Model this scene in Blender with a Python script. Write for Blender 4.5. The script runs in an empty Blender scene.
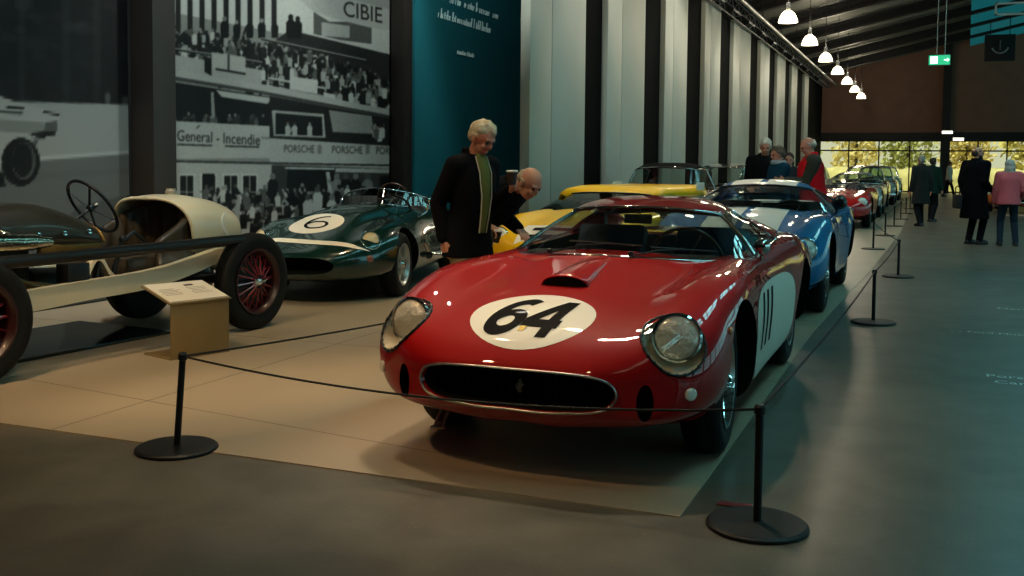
import bpy, bmesh, math, random
import numpy as np
from mathutils import Vector, Matrix, Euler
from mathutils.bvhtree import BVHTree

scene = bpy.context.scene
COL = scene.collection
random.seed(7)
PI = math.pi

# ------------------------------------------------------------------ materials
def lin(h):
    h = h.lstrip('#')
    out = []
    for i in (0, 2, 4):
        c = int(h[i:i+2], 16) / 255
        out.append(c / 12.92 if c <= .04045 else ((c + .055) / 1.055) ** 2.4)
    return (*out, 1)

MATS = {}
def mat(name, color='#808080', rough=.5, metal=0, coat=0, spec=.5, noise=0, nscale=8, bump=0, bscale=60, emit=None, estr=0, trans=0, alpha=1, ior=1.45, coat_rough=.03):
    if name in MATS:
        return MATS[name]
    m = bpy.data.materials.new(name); m.use_nodes = True
    nt = m.node_tree; b = nt.nodes['Principled BSDF']
    c = lin(color)
    b.inputs['Base Color'].default_value = c
    b.inputs['Roughness'].default_value = rough
    b.inputs['Metallic'].default_value = metal
    b.inputs['Specular IOR Level'].default_value = spec
    b.inputs['IOR'].default_value = ior
    b.inputs['Coat Weight'].default_value = coat
    b.inputs['Coat Roughness'].default_value = coat_rough
    b.inputs['Transmission Weight'].default_value = trans
    if emit:
        b.inputs['Emission Color'].default_value = lin(emit)
        b.inputs['Emission Strength'].default_value = estr
    tc = nt.nodes.new('ShaderNodeTexCoord')
    if noise:
        n = nt.nodes.new('ShaderNodeTexNoise'); n.inputs['Scale'].default_value = nscale; n.inputs['Detail'].default_value = 5
        nt.links.new(tc.outputs['Object'], n.inputs['Vector'])
        r = nt.nodes.new('ShaderNodeValToRGB')
        lo = tuple(max(0, v * (1 - noise)) for v in c[:3]) + (1,); hi = tuple(min(1, v * (1 + noise)) for v in c[:3]) + (1,)
        r.color_ramp.elements[0].position = .3; r.color_ramp.elements[0].color = lo
        r.color_ramp.elements[1].position = .7; r.color_ramp.elements[1].color = hi
        nt.links.new(n.outputs['Fac'], r.inputs['Fac']); nt.links.new(r.outputs['Color'], b.inputs['Base Color'])
    if bump:
        n = nt.nodes.new('ShaderNodeTexNoise'); n.inputs['Scale'].default_value = bscale; n.inputs['Detail'].default_value = 4
        nt.links.new(tc.outputs['Object'], n.inputs['Vector'])
        bp = nt.nodes.new('ShaderNodeBump'); bp.inputs['Strength'].default_value = bump; bp.inputs['Distance'].default_value = .01
        nt.links.new(n.outputs['Fac'], bp.inputs['Height']); nt.links.new(bp.outputs['Normal'], b.inputs['Normal'])
    MATS[name] = m
    return m

def glass_mat(name, tint='#ffffff', strength=1.0, rough=0.0, refl=1.0):
    """thin clear pane: see-through with a fresnel mirror coat"""
    if name in MATS: return MATS[name]
    m = bpy.data.materials.new(name); m.use_nodes = True
    nt = m.node_tree; nt.nodes.clear()
    out = nt.nodes.new('ShaderNodeOutputMaterial'); mx = nt.nodes.new('ShaderNodeMixShader')
    tr = nt.nodes.new('ShaderNodeBsdfTransparent'); gl = nt.nodes.new('ShaderNodeBsdfGlossy'); fr = nt.nodes.new('ShaderNodeFresnel')
    tr.inputs['Color'].default_value = lin(tint); gl.inputs['Roughness'].default_value = rough
    fr.inputs['IOR'].default_value = 1.5
    ge = nt.nodes.new('ShaderNodeNewGeometry'); io = nt.nodes.new('ShaderNodeMapRange')      # same reflectance from both faces of the thin pane
    io.inputs['To Min'].default_value = 1.5; io.inputs['To Max'].default_value = 1 / 1.5
    nt.links.new(ge.outputs['Backfacing'], io.inputs['Value']); nt.links.new(io.outputs[0], fr.inputs['IOR'])
    ml = nt.nodes.new('ShaderNodeMath'); ml.operation = 'MULTIPLY'; ml.inputs[1].default_value = refl; ml.use_clamp = True
    nt.links.new(fr.outputs[0], ml.inputs[0]); nt.links.new(ml.outputs[0], mx.inputs[0])
    nt.links.new(tr.outputs[0], mx.inputs[1]); nt.links.new(gl.outputs[0], mx.inputs[2]); nt.links.new(mx.outputs[0], out.inputs[0])
    MATS[name] = m
    return m

# ------------------------------------------------------------------ objects
def tag(o, label=None, cat=None, group=None, kind=None):
    if label: o['label'] = label
    if cat: o['category'] = cat
    if group: o['group'] = group
    if kind: o['kind'] = kind
    return o

def empty(name, loc=(0, 0, 0), rotz=0, scale=1):
    o = bpy.data.objects.new(name, None); COL.objects.link(o)
    o.location = loc; o.rotation_euler = (0, 0, rotz); o.scale = (scale,) * 3
    o.empty_display_size = .1
    return o

def thing(name, label, cat, loc=(0, 0, 0), rotz=0, group=None, scale=1):
    return tag(empty(name, loc, rotz, scale), label, cat, group)

def link(name, me, parent=None, label=None):
    o = bpy.data.objects.new(name, me); COL.objects.link(o)
    if parent: o.parent = parent
    if label: o['label'] = label
    return o

def children(o):
    return [c for c in bpy.data.objects if c.parent == o]

def copy_tree(o, parent=None):
    c = o.copy(); COL.objects.link(c); c.parent = parent
    for ch in children(o):
        copy_tree(ch, c)
    return c

class MB:
    """collects shapes, links them as one mesh object"""
    def __init__(s):
        s.v = []; s.f = []; s.m = []; s.sm = []
    def add(s, vs, fs, mi=0, smooth=True):
        o = len(s.v); s.v += [tuple(map(float, v)) for v in vs]
        s.f += [tuple(i + o for i in f) for f in fs]
        s.m += [mi] * len(fs); s.sm += [smooth] * len(fs)
        return s
    def box(s, c, d, rz=0, mi=0, M=None, bev=0):
        if bev:
            bm = bmesh.new(); bmesh.ops.create_cube(bm, size=1)
            bmesh.ops.scale(bm, vec=d, verts=bm.verts)
            bmesh.ops.bevel(bm, geom=bm.edges[:], offset=bev, segments=2, affect='EDGES', profile=.6)
            vs = [v.co.copy() for v in bm.verts]; bm.verts.index_update(); fs = [[v.index for v in f.verts] for f in bm.faces]; bm.free()
        else:
            x, y, z = [k / 2 for k in d]
            vs = [Vector(p) for p in ((-x, -y, -z), (x, -y, -z), (x, y, -z), (-x, y, -z), (-x, -y, z), (x, -y, z), (x, y, z), (-x, y, z))]
            fs = [(0, 3, 2, 1), (4, 5, 6, 7), (0, 1, 5, 4), (1, 2, 6, 5), (2, 3, 7, 6), (3, 0, 4, 7)]
        R = M.to_3x3() if M else Matrix.Rotation(rz, 3, 'Z')
        return s.add([R @ v + Vector(c) for v in vs], fs, mi, False)
    def tube(s, pts, r, n=8, mi=0, cap=True, closed=False, flat=1.0):
        pts = [Vector(p) for p in pts]
        rs = r if isinstance(r, (list, tuple)) else [r] * len(pts)
        N = len(pts); vs = []; up = None
        for i, p in enumerate(pts):
            a = pts[(i - 1) % N] if (i > 0 or closed) else pts[i]
            b = pts[(i + 1) % N] if (i < N - 1 or closed) else pts[i]
            t = (b - a).normalized() if (b - a).length > 1e-9 else Vector((0, 0, 1))
            if up is None:
                up = Vector((0, 0, 1)) if abs(t.z) < .9 else Vector((1, 0, 0))
            x = t.cross(up)
            if x.length < 1e-6: x = t.cross(Vector((0, 1, 0)))
            x.normalize(); y = x.cross(t).normalized(); up = y
            for k in range(n):
                a_ = 2 * PI * k / n
                vs.append(p + x * math.cos(a_) * rs[i] + y * math.sin(a_) * rs[i] * flat)
        fs = []
        for i in range(N if closed else N - 1):
            j = (i + 1) % N
            for k in range(n):
                l = (k + 1) % n
                fs.append((i * n + k, i * n + l, j * n + l, j * n + k))
        if cap and not closed:
            fs += [tuple(range(n - 1, -1, -1)), tuple((N - 1) * n + k for k in range(n))]
        return s.add(vs, fs, mi)
    def lathe(s, prof, n=24, M=None, mi=0, mis=None, cap=False):
        """prof: (radius, height) pairs turned round local Z, M places it"""
        M = M or Matrix(); vs = []
        for r, h in prof:
            for k in range(n):
                a = 2 * PI * k / n
                vs.append(M @ Vector((r * math.cos(a), r * math.sin(a), h)))
        o = len(s.v); s.v += [tuple(v) for v in vs]
        for i in range(len(prof) - 1):
            for k in range(n):
                l = (k + 1) % n
                s.f.append((o + i * n + k, o + i * n + l, o + (i + 1) * n + l, o + (i + 1) * n + k))
                s.m.append(mis[i] if mis else mi); s.sm.append(True)
        if cap:
            s.f.append(tuple(o + k for k in range(n - 1, -1, -1))); s.m.append(mi); s.sm.append(False)
            s.f.append(tuple(o + (len(prof) - 1) * n + k for k in range(n))); s.m.append(mi); s.sm.append(False)
        return s
    def grid(s, P, mi=0, cu=False, cv=False):
        """P: array nu x nv x 3"""
        P = np.asarray(P); nu, nv = P.shape[:2]
        fs = []
        for i in range(nu if cu else nu - 1):
            for j in range(nv if cv else nv - 1):
                a, b = (i + 1) % nu, (j + 1) % nv
                fs.append((i * nv + j, a * nv + j, a * nv + b, i * nv + b))
        return s.add(P.reshape(-1, 3), fs, mi)
    def sphere(s, c, r, n=12, mi=0):
        r = (r,) * 3 if not isinstance(r, (tuple, list)) else r
        m = n // 2 + 1
        P = np.array([[[c[0] + r[0] * math.sin(PI * i / m) * math.cos(2 * PI * k / n), c[1] + r[1] * math.sin(PI * i / m) * math.sin(2 * PI * k / n), c[2] + r[2] * math.cos(PI * i / m)] for k in range(n)] for i in range(m + 1)])
        return s.grid(P, mi, cv=True)
    def prism(s, poly, d, mi=0, M=None):
        """poly: 2D outline in local XY, extruded by d along local Z"""
        M = M or Matrix(); n = len(poly)
        vs = [M @ Vector((p[0], p[1], 0)) for p in poly] + [M @ Vector((p[0], p[1], d)) for p in poly]
        fs = [tuple(range(n - 1, -1, -1)), tuple(range(n, 2 * n))] + [(i, (i + 1) % n, n + (i + 1) % n, n + i) for i in range(n)]
        return s.add(vs, fs, mi, False)
    def mesh(s, name, mats, angle=35, recalc=True, merge=1e-5):
        me = bpy.data.meshes.new(name); me.from_pydata(s.v, [], s.f)
        for m in (mats if isinstance(mats, (list, tuple)) else [mats]): me.materials.append(m)
        me.polygons.foreach_set('material_index', s.m); me.polygons.foreach_set('use_smooth', s.sm)
        bm = bmesh.new(); bm.from_mesh(me)
        if merge: bmesh.ops.remove_doubles(bm, verts=bm.verts, dist=merge)
        if recalc: bmesh.ops.recalc_face_normals(bm, faces=bm.faces)
        bm.to_mesh(me); bm.free()
        if angle: me.set_sharp_from_angle(angle=math.radians(angle))
        return me
    def build(s, name, mats, parent=None, label=None, **k):
        return link(name, s.mesh(name, mats, **k), parent, label)

def rot_to(d):
    """matrix whose Z axis points along d"""
    return Vector(d).normalized().to_track_quat('Z', 'Y').to_matrix().to_4x4()
def place(loc, d=(0, 0, 1)):
    return Matrix.Translation(loc) @ rot_to(d)

def solid(o, t, off=-1):
    m = o.modifiers.new('thickness', 'SOLIDIFY'); m.thickness = t; m.offset = off
    return o

# ------------------------------------------------------------------ splines
def hermite(P, n, closed=False):
    """resample axis 0 of control array P (k x m x 3) to n points, non-uniform knots"""
    P = np.asarray(P, float); k = len(P)
    Q = np.concatenate([P, P[:1]]) if closed else P
    d = np.linalg.norm(np.diff(Q, axis=0), axis=-1)
    d = d.reshape(len(d), -1).mean(1) ** .75 + 1e-9
    t = np.concatenate([[0], np.cumsum(d)])
    sec = (Q[1:] - Q[:-1]) / d[:, None, None] if P.ndim == 3 else (Q[1:] - Q[:-1]) / d[:, None]
    T = np.zeros_like(Q)
    sh = (slice(None),) + (None,) * (P.ndim - 1)
    T[1:-1] = (sec[:-1] * d[1:][sh] + sec[1:] * d[:-1][sh]) / (d[:-1] + d[1:])[sh]
    if closed:
        T[0] = T[-1] = (sec[-1] * d[0] + sec[0] * d[-1]) / (d[0] + d[-1])
    else:
        T[0] = 1.5 * sec[0] - .5 * T[1] if k > 2 else sec[0]; T[-1] = 1.5 * sec[-1] - .5 * T[-2] if k > 2 else sec[0]
    # sample per interval so that knots are hit
    u = np.linspace(0, t[-1], n + 1)[:-1] if closed else np.linspace(0, t[-1], n)
    i = np.clip(np.searchsorted(t, u, side='right') - 1, 0, len(d) - 1)
    h = d[i]; s = (u - t[i]) / h
    s_ = s[sh]; h_ = h[sh]
    return (2*s_**3 - 3*s_**2 + 1) * Q[i] + (s_**3 - 2*s_**2 + s_) * h_ * T[i] + (-2*s_**3 + 3*s_**2) * Q[i+1] + (s_**3 - s_**2) * h_ * T[i+1]

def surf(ctrl, nu, nv, mirror=True):
    """ctrl: curves (k) each a list of m points from centre line to side -> nu x nv' grid, mirrored in x"""
    C = np.asarray(ctrl, float)
    if mirror:
        M = C[:, ::-1].copy(); M[..., 0] *= -1
        C = np.concatenate([M, C[:, 1:]] if abs(C[0, 0, 0]) < 1e-6 else [M, C], axis=1)
    A = hermite(C, nu)
    B = hermite(A.transpose(1, 0, 2), nv).transpose(1, 0, 2)
    return B

def curve(pts, n, closed=False):
    return [Vector(p) for p in hermite(np.asarray(pts, float), n, closed)]

def bvh_of(me):
    bm = bmesh.new(); bm.from_mesh(me); b = BVHTree.FromBMesh(bm); bm.free(); return b

def boolean(me, cutters):
    """cut each cutter mesh out of me (exact solver); slots are matched by index"""
    o = bpy.data.objects.new('tmp', me); COL.objects.link(o); tmp = [o]
    for c in cutters:
        co = bpy.data.objects.new('tmp', c); COL.objects.link(co); tmp.append(co)
        m = o.modifiers.new('b', 'BOOLEAN'); m.operation = 'DIFFERENCE'; m.object = co; m.solver = 'EXACT'; m.material_mode = 'INDEX'
    bpy.context.view_layer.update()
    dg = bpy.context.evaluated_depsgraph_get()
    r = bpy.data.meshes.new_from_object(o.evaluated_get(dg))
    for t in tmp: bpy.data.objects.remove(t)
    r.set_sharp_from_angle(angle=math.radians(32))
    return r

def cutter_cyl(c, r, d, axis, mats, mi, n=40, r2=None):
    """cylinder (or cone) centred c, length d along axis"""
    s = MB(); M = place(c, axis)
    s.lathe([(r, -d/2), (r2 or r, d/2)], n, M, mi, cap=True)
    return s.mesh('cut', mats, angle=0)
def cutter_ell(c, rad, axis, mats, mi, n=32, roll=0):
    s = MB(); s.sphere((0, 0, 0), rad, n, mi); M = Matrix.Translation(c) @ rot_to(axis) @ Matrix.Rotation(roll, 4, 'Z')
    s.v = [tuple(M @ Vector(v)) for v in s.v]
    return s.mesh('cut', mats, angle=0)

def poly_clean(poly, nx=10, ny=10):
    """2D outlines (list of loops, holes allowed) -> filled triangulated mesh cut by a grid; returns verts2d, faces"""
    cu = bpy.data.curves.new('t', 'CURVE'); cu.dimensions = '2D'; cu.fill_mode = 'FRONT'
    for lp in poly:
        s = cu.splines.new('POLY'); s.points.add(len(lp) - 1); s.use_cyclic_u = True
        for i, p in enumerate(lp): s.points[i].co = (p[0], p[1], 0, 1)
    return curve2d(cu, nx, ny)

def curve2d(cu, nx=10, ny=10):
    o = bpy.data.objects.new('t', cu); COL.objects.link(o); bpy.context.view_layer.update()
    dg = bpy.context.evaluated_depsgraph_get(); me = bpy.data.meshes.new_from_object(o.evaluated_get(dg))
    bpy.data.objects.remove(o)
    bm = bmesh.new(); bm.from_mesh(me); bpy.data.meshes.remove(me)
    if bm.verts:
        xs = [v.co.x for v in bm.verts]; ys = [v.co.y for v in bm.verts]
        for k in range(1, nx):
            bmesh.ops.bisect_plane(bm, geom=bm.verts[:] + bm.edges[:] + bm.faces[:], plane_co=(min(xs) + (max(xs) - min(xs)) * k / nx, 0, 0), plane_no=(1, 0, 0))
        for k in range(1, ny):
            bmesh.ops.bisect_plane(bm, geom=bm.verts[:] + bm.edges[:] + bm.faces[:], plane_co=(0, min(ys) + (max(ys) - min(ys)) * k / ny, 0), plane_no=(0, 1, 0))
    bm.verts.index_update(); vs = [(v.co.x, v.co.y) for v in bm.verts]; fs = [[v.index for v in f.verts] for f in bm.faces]; bm.free()
    return vs, fs

def text2d(txt, size=1, bold=0, shear=0, sx=1, nx=10, ny=10, spacing=1.0, align='CENTER'):
    cu = bpy.data.curves.new('t', 'FONT'); cu.body = txt; cu.size = size; cu.offset = bold; cu.shear = shear
    cu.align_x = align; cu.align_y = 'CENTER'; cu.space_character = spacing; cu.resolution_u = 3; cu.fill_mode = 'FRONT'
    vs, fs = curve2d(cu, nx, ny)
    return [(x * sx, y) for x, y in vs], fs

def ellipse(a, b, n=40, cx=0, cy=0):
    return [(cx + a * math.cos(2 * PI * k / n), cy + b * math.sin(2 * PI * k / n)) for k in range(n)]

def project(bvh, vf, origin, xdir, ydir, off=.002):
    """lay a flat 2D shape on a surface: cast each point from the origin plane along -(x cross y)"""
    vs, fs = vf; X = Vector(xdir).normalized(); Y = Vector(ydir).normalized(); D = -(X.cross(Y)).normalized(); O = Vector(origin)
    out = []; last = None; miss = set()
    for i, (a, b) in enumerate(vs):
        p = O + X * a + Y * b
        h, nrm, idx, dist = bvh.ray_cast(p, D, 3)
        if h is None: miss.add(i); out.append(p); continue
        if nrm.dot(D) > 0: nrm = -nrm
        out.append(h + nrm * off)
    fs = [f for f in fs if not any(i in miss for i in f)]
    return out, fs

def decal(name, bvh, vf, origin, xdir, ydir, m, parent, off=.002, label=None):
    vs, fs = project(bvh, vf, origin, xdir, ydir, off)
    s = MB(); s.add(vs, fs)
    me = s.mesh(name, m, angle=0, recalc=False)
    # face along the casting side
    n = Vector(xdir).cross(Vector(ydir))
    bm = bmesh.new(); bm.from_mesh(me)
    loose = [v for v in bm.verts if not v.link_faces]
    if loose: bmesh.ops.delete(bm, geom=loose, context='VERTS')
    for f in bm.faces:
        if f.normal.dot(n) < 0: f.normal_flip()
    bm.to_mesh(me); bm.free()
    return link(name, me, parent, label)
# ------------------------------------------------------------------ camera
CH = 1.45
def make_camera():
    F, yaw, pitch, roll, sy = 1029.533, .38215549, .05781305, .009083, -65.2186
    f = Vector((-math.sin(yaw) * math.cos(pitch), math.cos(yaw) * math.cos(pitch), -math.sin(pitch)))
    r = Vector((math.cos(yaw), math.sin(yaw), 0)); u = r.cross(f)
    r2 = r * math.cos(roll) + u * math.sin(roll); u2 = -r * math.sin(roll) + u * math.cos(roll)
    cd = bpy.data.cameras.new('camera'); c = bpy.data.objects.new('camera', cd); COL.objects.link(c)
    M = Matrix((r2, u2, -f)).transposed().to_4x4(); M.translation = (0, 0, CH)
    c.matrix_world = M
    cd.sensor_width = 36; cd.lens = F / 1024 * 36; cd.shift_y = sy / 1024
    cd.clip_end = 300; cd.clip_start = .05
    scene.camera = c
make_camera()
# ------------------------------------------------------------------ car kit
# car frame: +x is the car's own left (image right), nose towards -y, front axle at y = 0, ground z = 0
M_TYRE = mat('tyre_rubber', '#121312', rough=.75, spec=.3, bump=.15, bscale=90)
M_CHROME = mat('chrome', '#d8dcdc', rough=.08, metal=1)
M_STEEL = mat('brushed_steel', '#a9adad', rough=.28, metal=1)
M_BLACK = mat('black_cavity', '#060707', rough=.8, spec=.2)
M_TRIM = mat('black_trim', '#0b0c0d', rough=.4)
M_LEATHER = mat('dark_leather', '#15171b', rough=.5, bump=.2, bscale=150)
M_GREYTRIM = mat('grey_cockpit_trim', '#9fa4a8', rough=.7)
M_GLASS = glass_mat('windscreen_glass', '#dfe8e4', refl=1.1)
M_LENS = mat('lamp_lens', '#eceee6', rough=.25, metal=.08, coat=1, bump=1.0, bscale=28)
M_CREAM = mat('cream_bucket', '#efe4cc', rough=.5)
M_WHITE = mat('white_paint', '#efe9da', rough=.5, spec=.2, coat=.5, coat_rough=.02)
M_DIGIT = mat('black_digit', '#040404', rough=.6, spec=.05, coat=.08, coat_rough=.02)
M_AMBER = mat('amber_lens', '#b5652a', rough=.2, coat=1)
M_WOOD = mat('wood_rim', '#3a2415', rough=.35, coat=.5)

def add_wheel(parent, loc, side, r=.335, w=.19, rim=.205, style='wire', mrim=None, steer=0, mtyre=None, camber=0, name='wheel', mspoke=None, detail=1):
    """tyre mesh with rim, spokes and hub as children; side = +1 faces +x"""
    mrim = mrim or M_CHROME; mspoke = mspoke or mrim
    n = 48 if detail else 24
    R = Matrix.Translation(loc) @ Matrix.Rotation(steer, 4, 'Z') @ Matrix.Rotation(camber, 4, 'Y') @ rot_to((side, 0, 0))
    h = w / 2; q = r - rim
    t = MB()
    t.lathe([(rim - .004, -h * .72), (rim + q * .25, -h * .95), (rim + q * .6, -h), (r - q * .14, -h * .86), (r - .004, -h * .66), (r, -h * .4), (r - .004, -h * .37), (r, -h * .33), (r, -h * .05), (r - .004, -h * .02), (r - .004, h * .02), (r, h * .05), (r, h * .33), (r - .004, h * .37), (r, h * .4), (r - .004, h * .66), (r - q * .14, h * .86), (r - q * .3, h * .97), (r - q * .33, h * .985), (rim + q * .6, h), (rim + q * .25, h * .95), (rim - .004, h * .72)], n, R)
    t.lathe([(rim - .004, -h * .72), (0, -h * .72)], n, R)
    o = t.build(name, mtyre or M_TYRE, parent, angle=50)
    m = MB()
    m.lathe([(rim + .012, h * .93), (rim + .012, h * .99), (rim - .004, h * .98), (rim - .012, h * .84), (rim - .03, h * .6), (rim - .036, -h * .1), (rim - .036, -h * .5), (rim + .01, -h * .7)], n, R)
    m.build('rim', mrim, o, angle=40)
    s = MB()
    if style == 'wire':
        k = 36 if detail else 16
        for i in range(k):
            a = 2 * PI * i / k
            for (zi, zo, da, rr) in ((h * .75, h * .1, .35, .035), (h * .2, h * .5, -.35, .05)) if detail else ((h * .7, h * .2, .3, .035),):
                aa = a + (da if i % 2 else -da)
                s.tube([R @ Vector((rr * math.cos(a), rr * math.sin(a), zi)), R @ Vector(((rim - .03) * math.cos(aa), (rim - .03) * math.sin(aa), zo))], .0028, 5, cap=False)
    elif style == 'artillery':
        k = 16
        for i in range(k):
            a = 2 * PI * i / k
            for zi, zo in ((h * 1.0, h * .25), (-h * .2, h * .1)):
                s.tube([R @ Vector((.06 * math.cos(a), .06 * math.sin(a), zi)), R @ Vector(((rim - .02) * math.cos(a + .08), (rim - .02) * math.sin(a + .08), zo))], .007, 6, cap=False)
    elif style == 'alloy':
        k = 6
        for i in range(k):
            a = 2 * PI * i / k; ca, sa = math.cos(a), math.sin(a)
            T = R @ Matrix.Rotation(a, 4, 'Z')
            poly = [(.03, -.045), (rim * .6, -.022), (rim - .02, -.042), (rim - .02, .042), (rim * .6, .022), (.03, .045)]
            s.prism(poly, .03, 0, T @ Matrix.Translation((0, 0, h * .5)))
    else:
        s.lathe([(.05, h * .8), (rim * .5, h * .62), (rim - .04, h * .5), (rim - .03, h * .1)], n, R)
    if style in ('wire', 'alloy', 'artillery'):   # brake drum behind the spokes
        d = MB(); d.lathe([(0, h * -.05), (rim * .72, h * -.05), (rim * .72, -h * .6)], 24, R); d.build('brake_drum', M_TRIM, o)
    s.build('spokes', mspoke, o, angle=40)
    hb = MB(); hb.lathe([(.055, h * .1), (.05, h * .75), (.036, h * .95), (.03, h * 1.12), (.012, h * 1.2), (0, h * 1.2)], 16, R)
    if style == 'wire' or style == 'artillery':
        for a in (0, PI):
            hb.box(R @ Vector((.045 * math.cos(a), .045 * math.sin(a), h * 1.08)), (.02, .05, .018), M=R @ Matrix.Rotation(a, 4, 'Z') @ Matrix.Rotation(PI/2, 4, 'Z'))
    hb.build('hub', M_CHROME, o)
    return o

def body_mesh(net, mats, ns=64, nr=96, mouth=.14, smooth=2):
    """closed body from control stations (half rings of points from top centre to bottom centre)"""
    C = np.asarray(net, float)
    M = C[:, 1:-1][:, ::-1].copy(); M[..., 0] *= -1
    ring = np.concatenate([C, M], axis=1)                       # closed ring
    G = hermite(ring, ns)
    G = hermite(G.transpose(1, 0, 2), nr, closed=True).transpose(1, 0, 2)
    for _ in range(smooth):
        H = G.copy()
        H[1:-1] = .5 * G[1:-1] + .125 * (G[2:] + G[:-2] + np.roll(G, 1, 1)[1:-1] + np.roll(G, -1, 1)[1:-1])
        G = H
    G[..., 0] = (G[..., 0] - G[:, (-np.arange(nr)) % nr, 0]) / 2      # keep it symmetric
    s = MB(); s.grid(G, 0, cv=True)
    # mouth: lip turned in, then a dark recess
    c0 = G[0]; ctr = c0.mean(0)
    r1 = ctr + (c0 - ctr) * np.array([.975, 1, .93]) + np.array([0, .012, 0])
    r2 = ctr + (c0 - ctr) * np.array([.93, 1, .85]) + np.array([0, mouth, 0])
    o = len(s.v); s.v += [tuple(p) for p in np.concatenate([c0, r1, r2])]
    for a, b, mi in ((0, nr, 0), (nr, 2 * nr, 1)):
        for k in range(nr):
            l = (k + 1) % nr; s.f.append((o + a + k, o + b + k, o + b + l, o + a + l)); s.m.append(mi); s.sm.append(True)
    s.f.append(tuple(o + 2 * nr + k for k in range(nr))); s.m.append(1); s.sm.append(False)
    e = len(s.v); s.v += [tuple(p) for p in G[-1]]; s.f.append(tuple(e + k for k in range(nr))); s.m.append(0); s.sm.append(False)
    return s.mesh('body', mats, angle=0), G

def strip_mesh(G, idx):
    return [Vector(p) for p in G[idx]]

def tube_obj(name, pts, r, m, parent, n=8, closed=False, label=None, flat=1):
    s = MB(); s.tube(pts, r, n, closed=closed, flat=flat); return s.build(name, m, parent, label, angle=60)

def half(curve_pts):
    """mirror a centre-to-side half curve to a full one"""
    a = [(-x, y, z) for x, y, z in curve_pts[::-1]]
    return a + ([p for p in curve_pts[1:]] if abs(curve_pts[0][0]) < 1e-6 else list(curve_pts))

def add_canopy(root, cn, paint, nv=33, trim=None, glass=None, roofname='roof', side_glass=True, trim_r=.008):
    """cn: dict of half curves W0, Wm, W1, roof (list), side (lower, upper rails), rear0, rear1, sail"""
    trim = trim or M_CHROME; glass = glass or M_GLASS
    ws = surf([cn['W0'], cn['Wm'], cn['W1']], 14, nv)
    s = MB(); s.grid(ws); w = s.build('windscreen', glass, root, angle=0)
    edge = [Vector(p) for p in ws[0]] + [Vector(p) for p in ws[1:, -1]] + [Vector(p) for p in ws[-1, ::-1][1:]] + [Vector(p) for p in ws[::-1, 0][1:-1]]
    tube_obj('windscreen_frame', edge, trim_r, trim, w, closed=True)
    rf = surf([cn['W1']] + cn['roof'], 26, nv)
    s = MB(); s.grid(rf); solid(s.build(roofname, paint, root, angle=0), .018)
    if cn.get('rear'):
        rg = surf([cn['roof'][-1]] + cn['rear'], 12, nv); s = MB(); s.grid(rg); r = s.build('rear_window', glass, root, angle=0)
        edge = [Vector(p) for p in rg[0]] + [Vector(p) for p in rg[1:, -1]] + [Vector(p) for p in rg[-1, ::-1][1:]] + [Vector(p) for p in rg[::-1, 0][1:-1]]
        tube_obj('rear_window_frame', edge, trim_r * .8, trim, r, closed=True)
    for sd in (1, -1):
        mir = lambda c: [(sd * x, y, z) for x, y, z in c]
        lo, hi = mir(cn['side'][0]), mir(cn['side'][1])
        n = 14
        L = hermite(np.array(lo), n); U = hermite(np.array(hi), n)
        b = np.array([sd * .012, 0, 0])
        G = np.array([L * (1 - t) + U * t + b * 4 * t * (1 - t) for t in np.linspace(0, 1, 7)])
        s = MB(); s.grid(G); g = s.build('side_window', glass, root, angle=0)
        edge = [Vector(p) for p in G[0]] + [Vector(p) for p in G[1:, -1]] + [Vector(p) for p in G[-1, ::-1][1:]] + [Vector(p) for p in G[::-1, 0][1:-1]]
        tube_obj('side_window_frame', edge, trim_r, trim, g, closed=True)
        if cn.get('sail'):
            lo, hi = mir(cn['sail'][0]), mir(cn['sail'][1])
            L = hermite(np.array(lo), n); U = hermite(np.array(hi), n)
            G = np.array([L * (1 - t) + U * t + b * 6 * t * (1 - t) for t in np.linspace(0, 1, 9)])
            s = MB(); s.grid(G); solid(s.build('sail_panel', paint, root, angle=0), .012, 0)
        # side rail between screen and door glass
        pl = curve(mir(cn['pillar']), 12)
        tube_obj('windscreen_pillar', pl, .013, trim, root)

def add_seat(root, x, y, z, m, h=.55, w=.46, name='seat', rake=.35):
    s = MB()
    s.box((x, y, z + .06), (w, .48, .14), bev=.04)
    M = Matrix.Rotation(-rake, 4, 'X')
    s.box((x, y + .27, z + .06 + h / 2), (w, .1, h), M=M, bev=.04)
    s.box((x - w * .42, y + .22, z + .05 + h * .42), (.07, .12, h * .7), M=M, bev=.025)
    s.box((x + w * .42, y + .22, z + .05 + h * .42), (.07, .12, h * .7), M=M, bev=.025)
    return s.build(name, m, root, angle=40)

def add_steering(root, c, axis, r, mrim, mspoke=None, tube_r=.012, spokes=3, name='steering_wheel', rot=0, column=.3):
    M = place(c, axis); s = MB()
    s.tube([M @ Vector((r * math.cos(2*PI*k/40), r * math.sin(2*PI*k/40), 0)) for k in range(40)], tube_r, 8, closed=True)
    o = s.build(name, mrim, root, angle=0)
    s = MB()
    for k in range(spokes):
        a = rot + 2 * PI * k / spokes
        s.tube([M @ Vector((.02 * math.cos(a), .02 * math.sin(a), -.03)), M @ Vector((r * math.cos(a), r * math.sin(a), 0))], .009, 6, flat=.45)
    s.lathe([(0, .0), (.03, -.005), (.035, -.04), (.014, -.05), (.014, -column)], 14, M)
    s.build('spokes', mspoke or M_STEEL, o, angle=40)
    return o

def add_wiper(root, a, b, tip, m=None):
    s = MB(); s.tube([a, (Vector(a) + Vector(b)) / 2 + Vector((0, -.012, .012)), b], .005, 6)
    d = Vector(tip)
    s.tube([Vector(b) - d, b, Vector(b) + d], .006, 6)
    s.lathe([(.016, 0), (.016, .02), (0, .026)], 10, Matrix.Translation(a))
    return s.build('wiper', m or M_TRIM, root)

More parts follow.
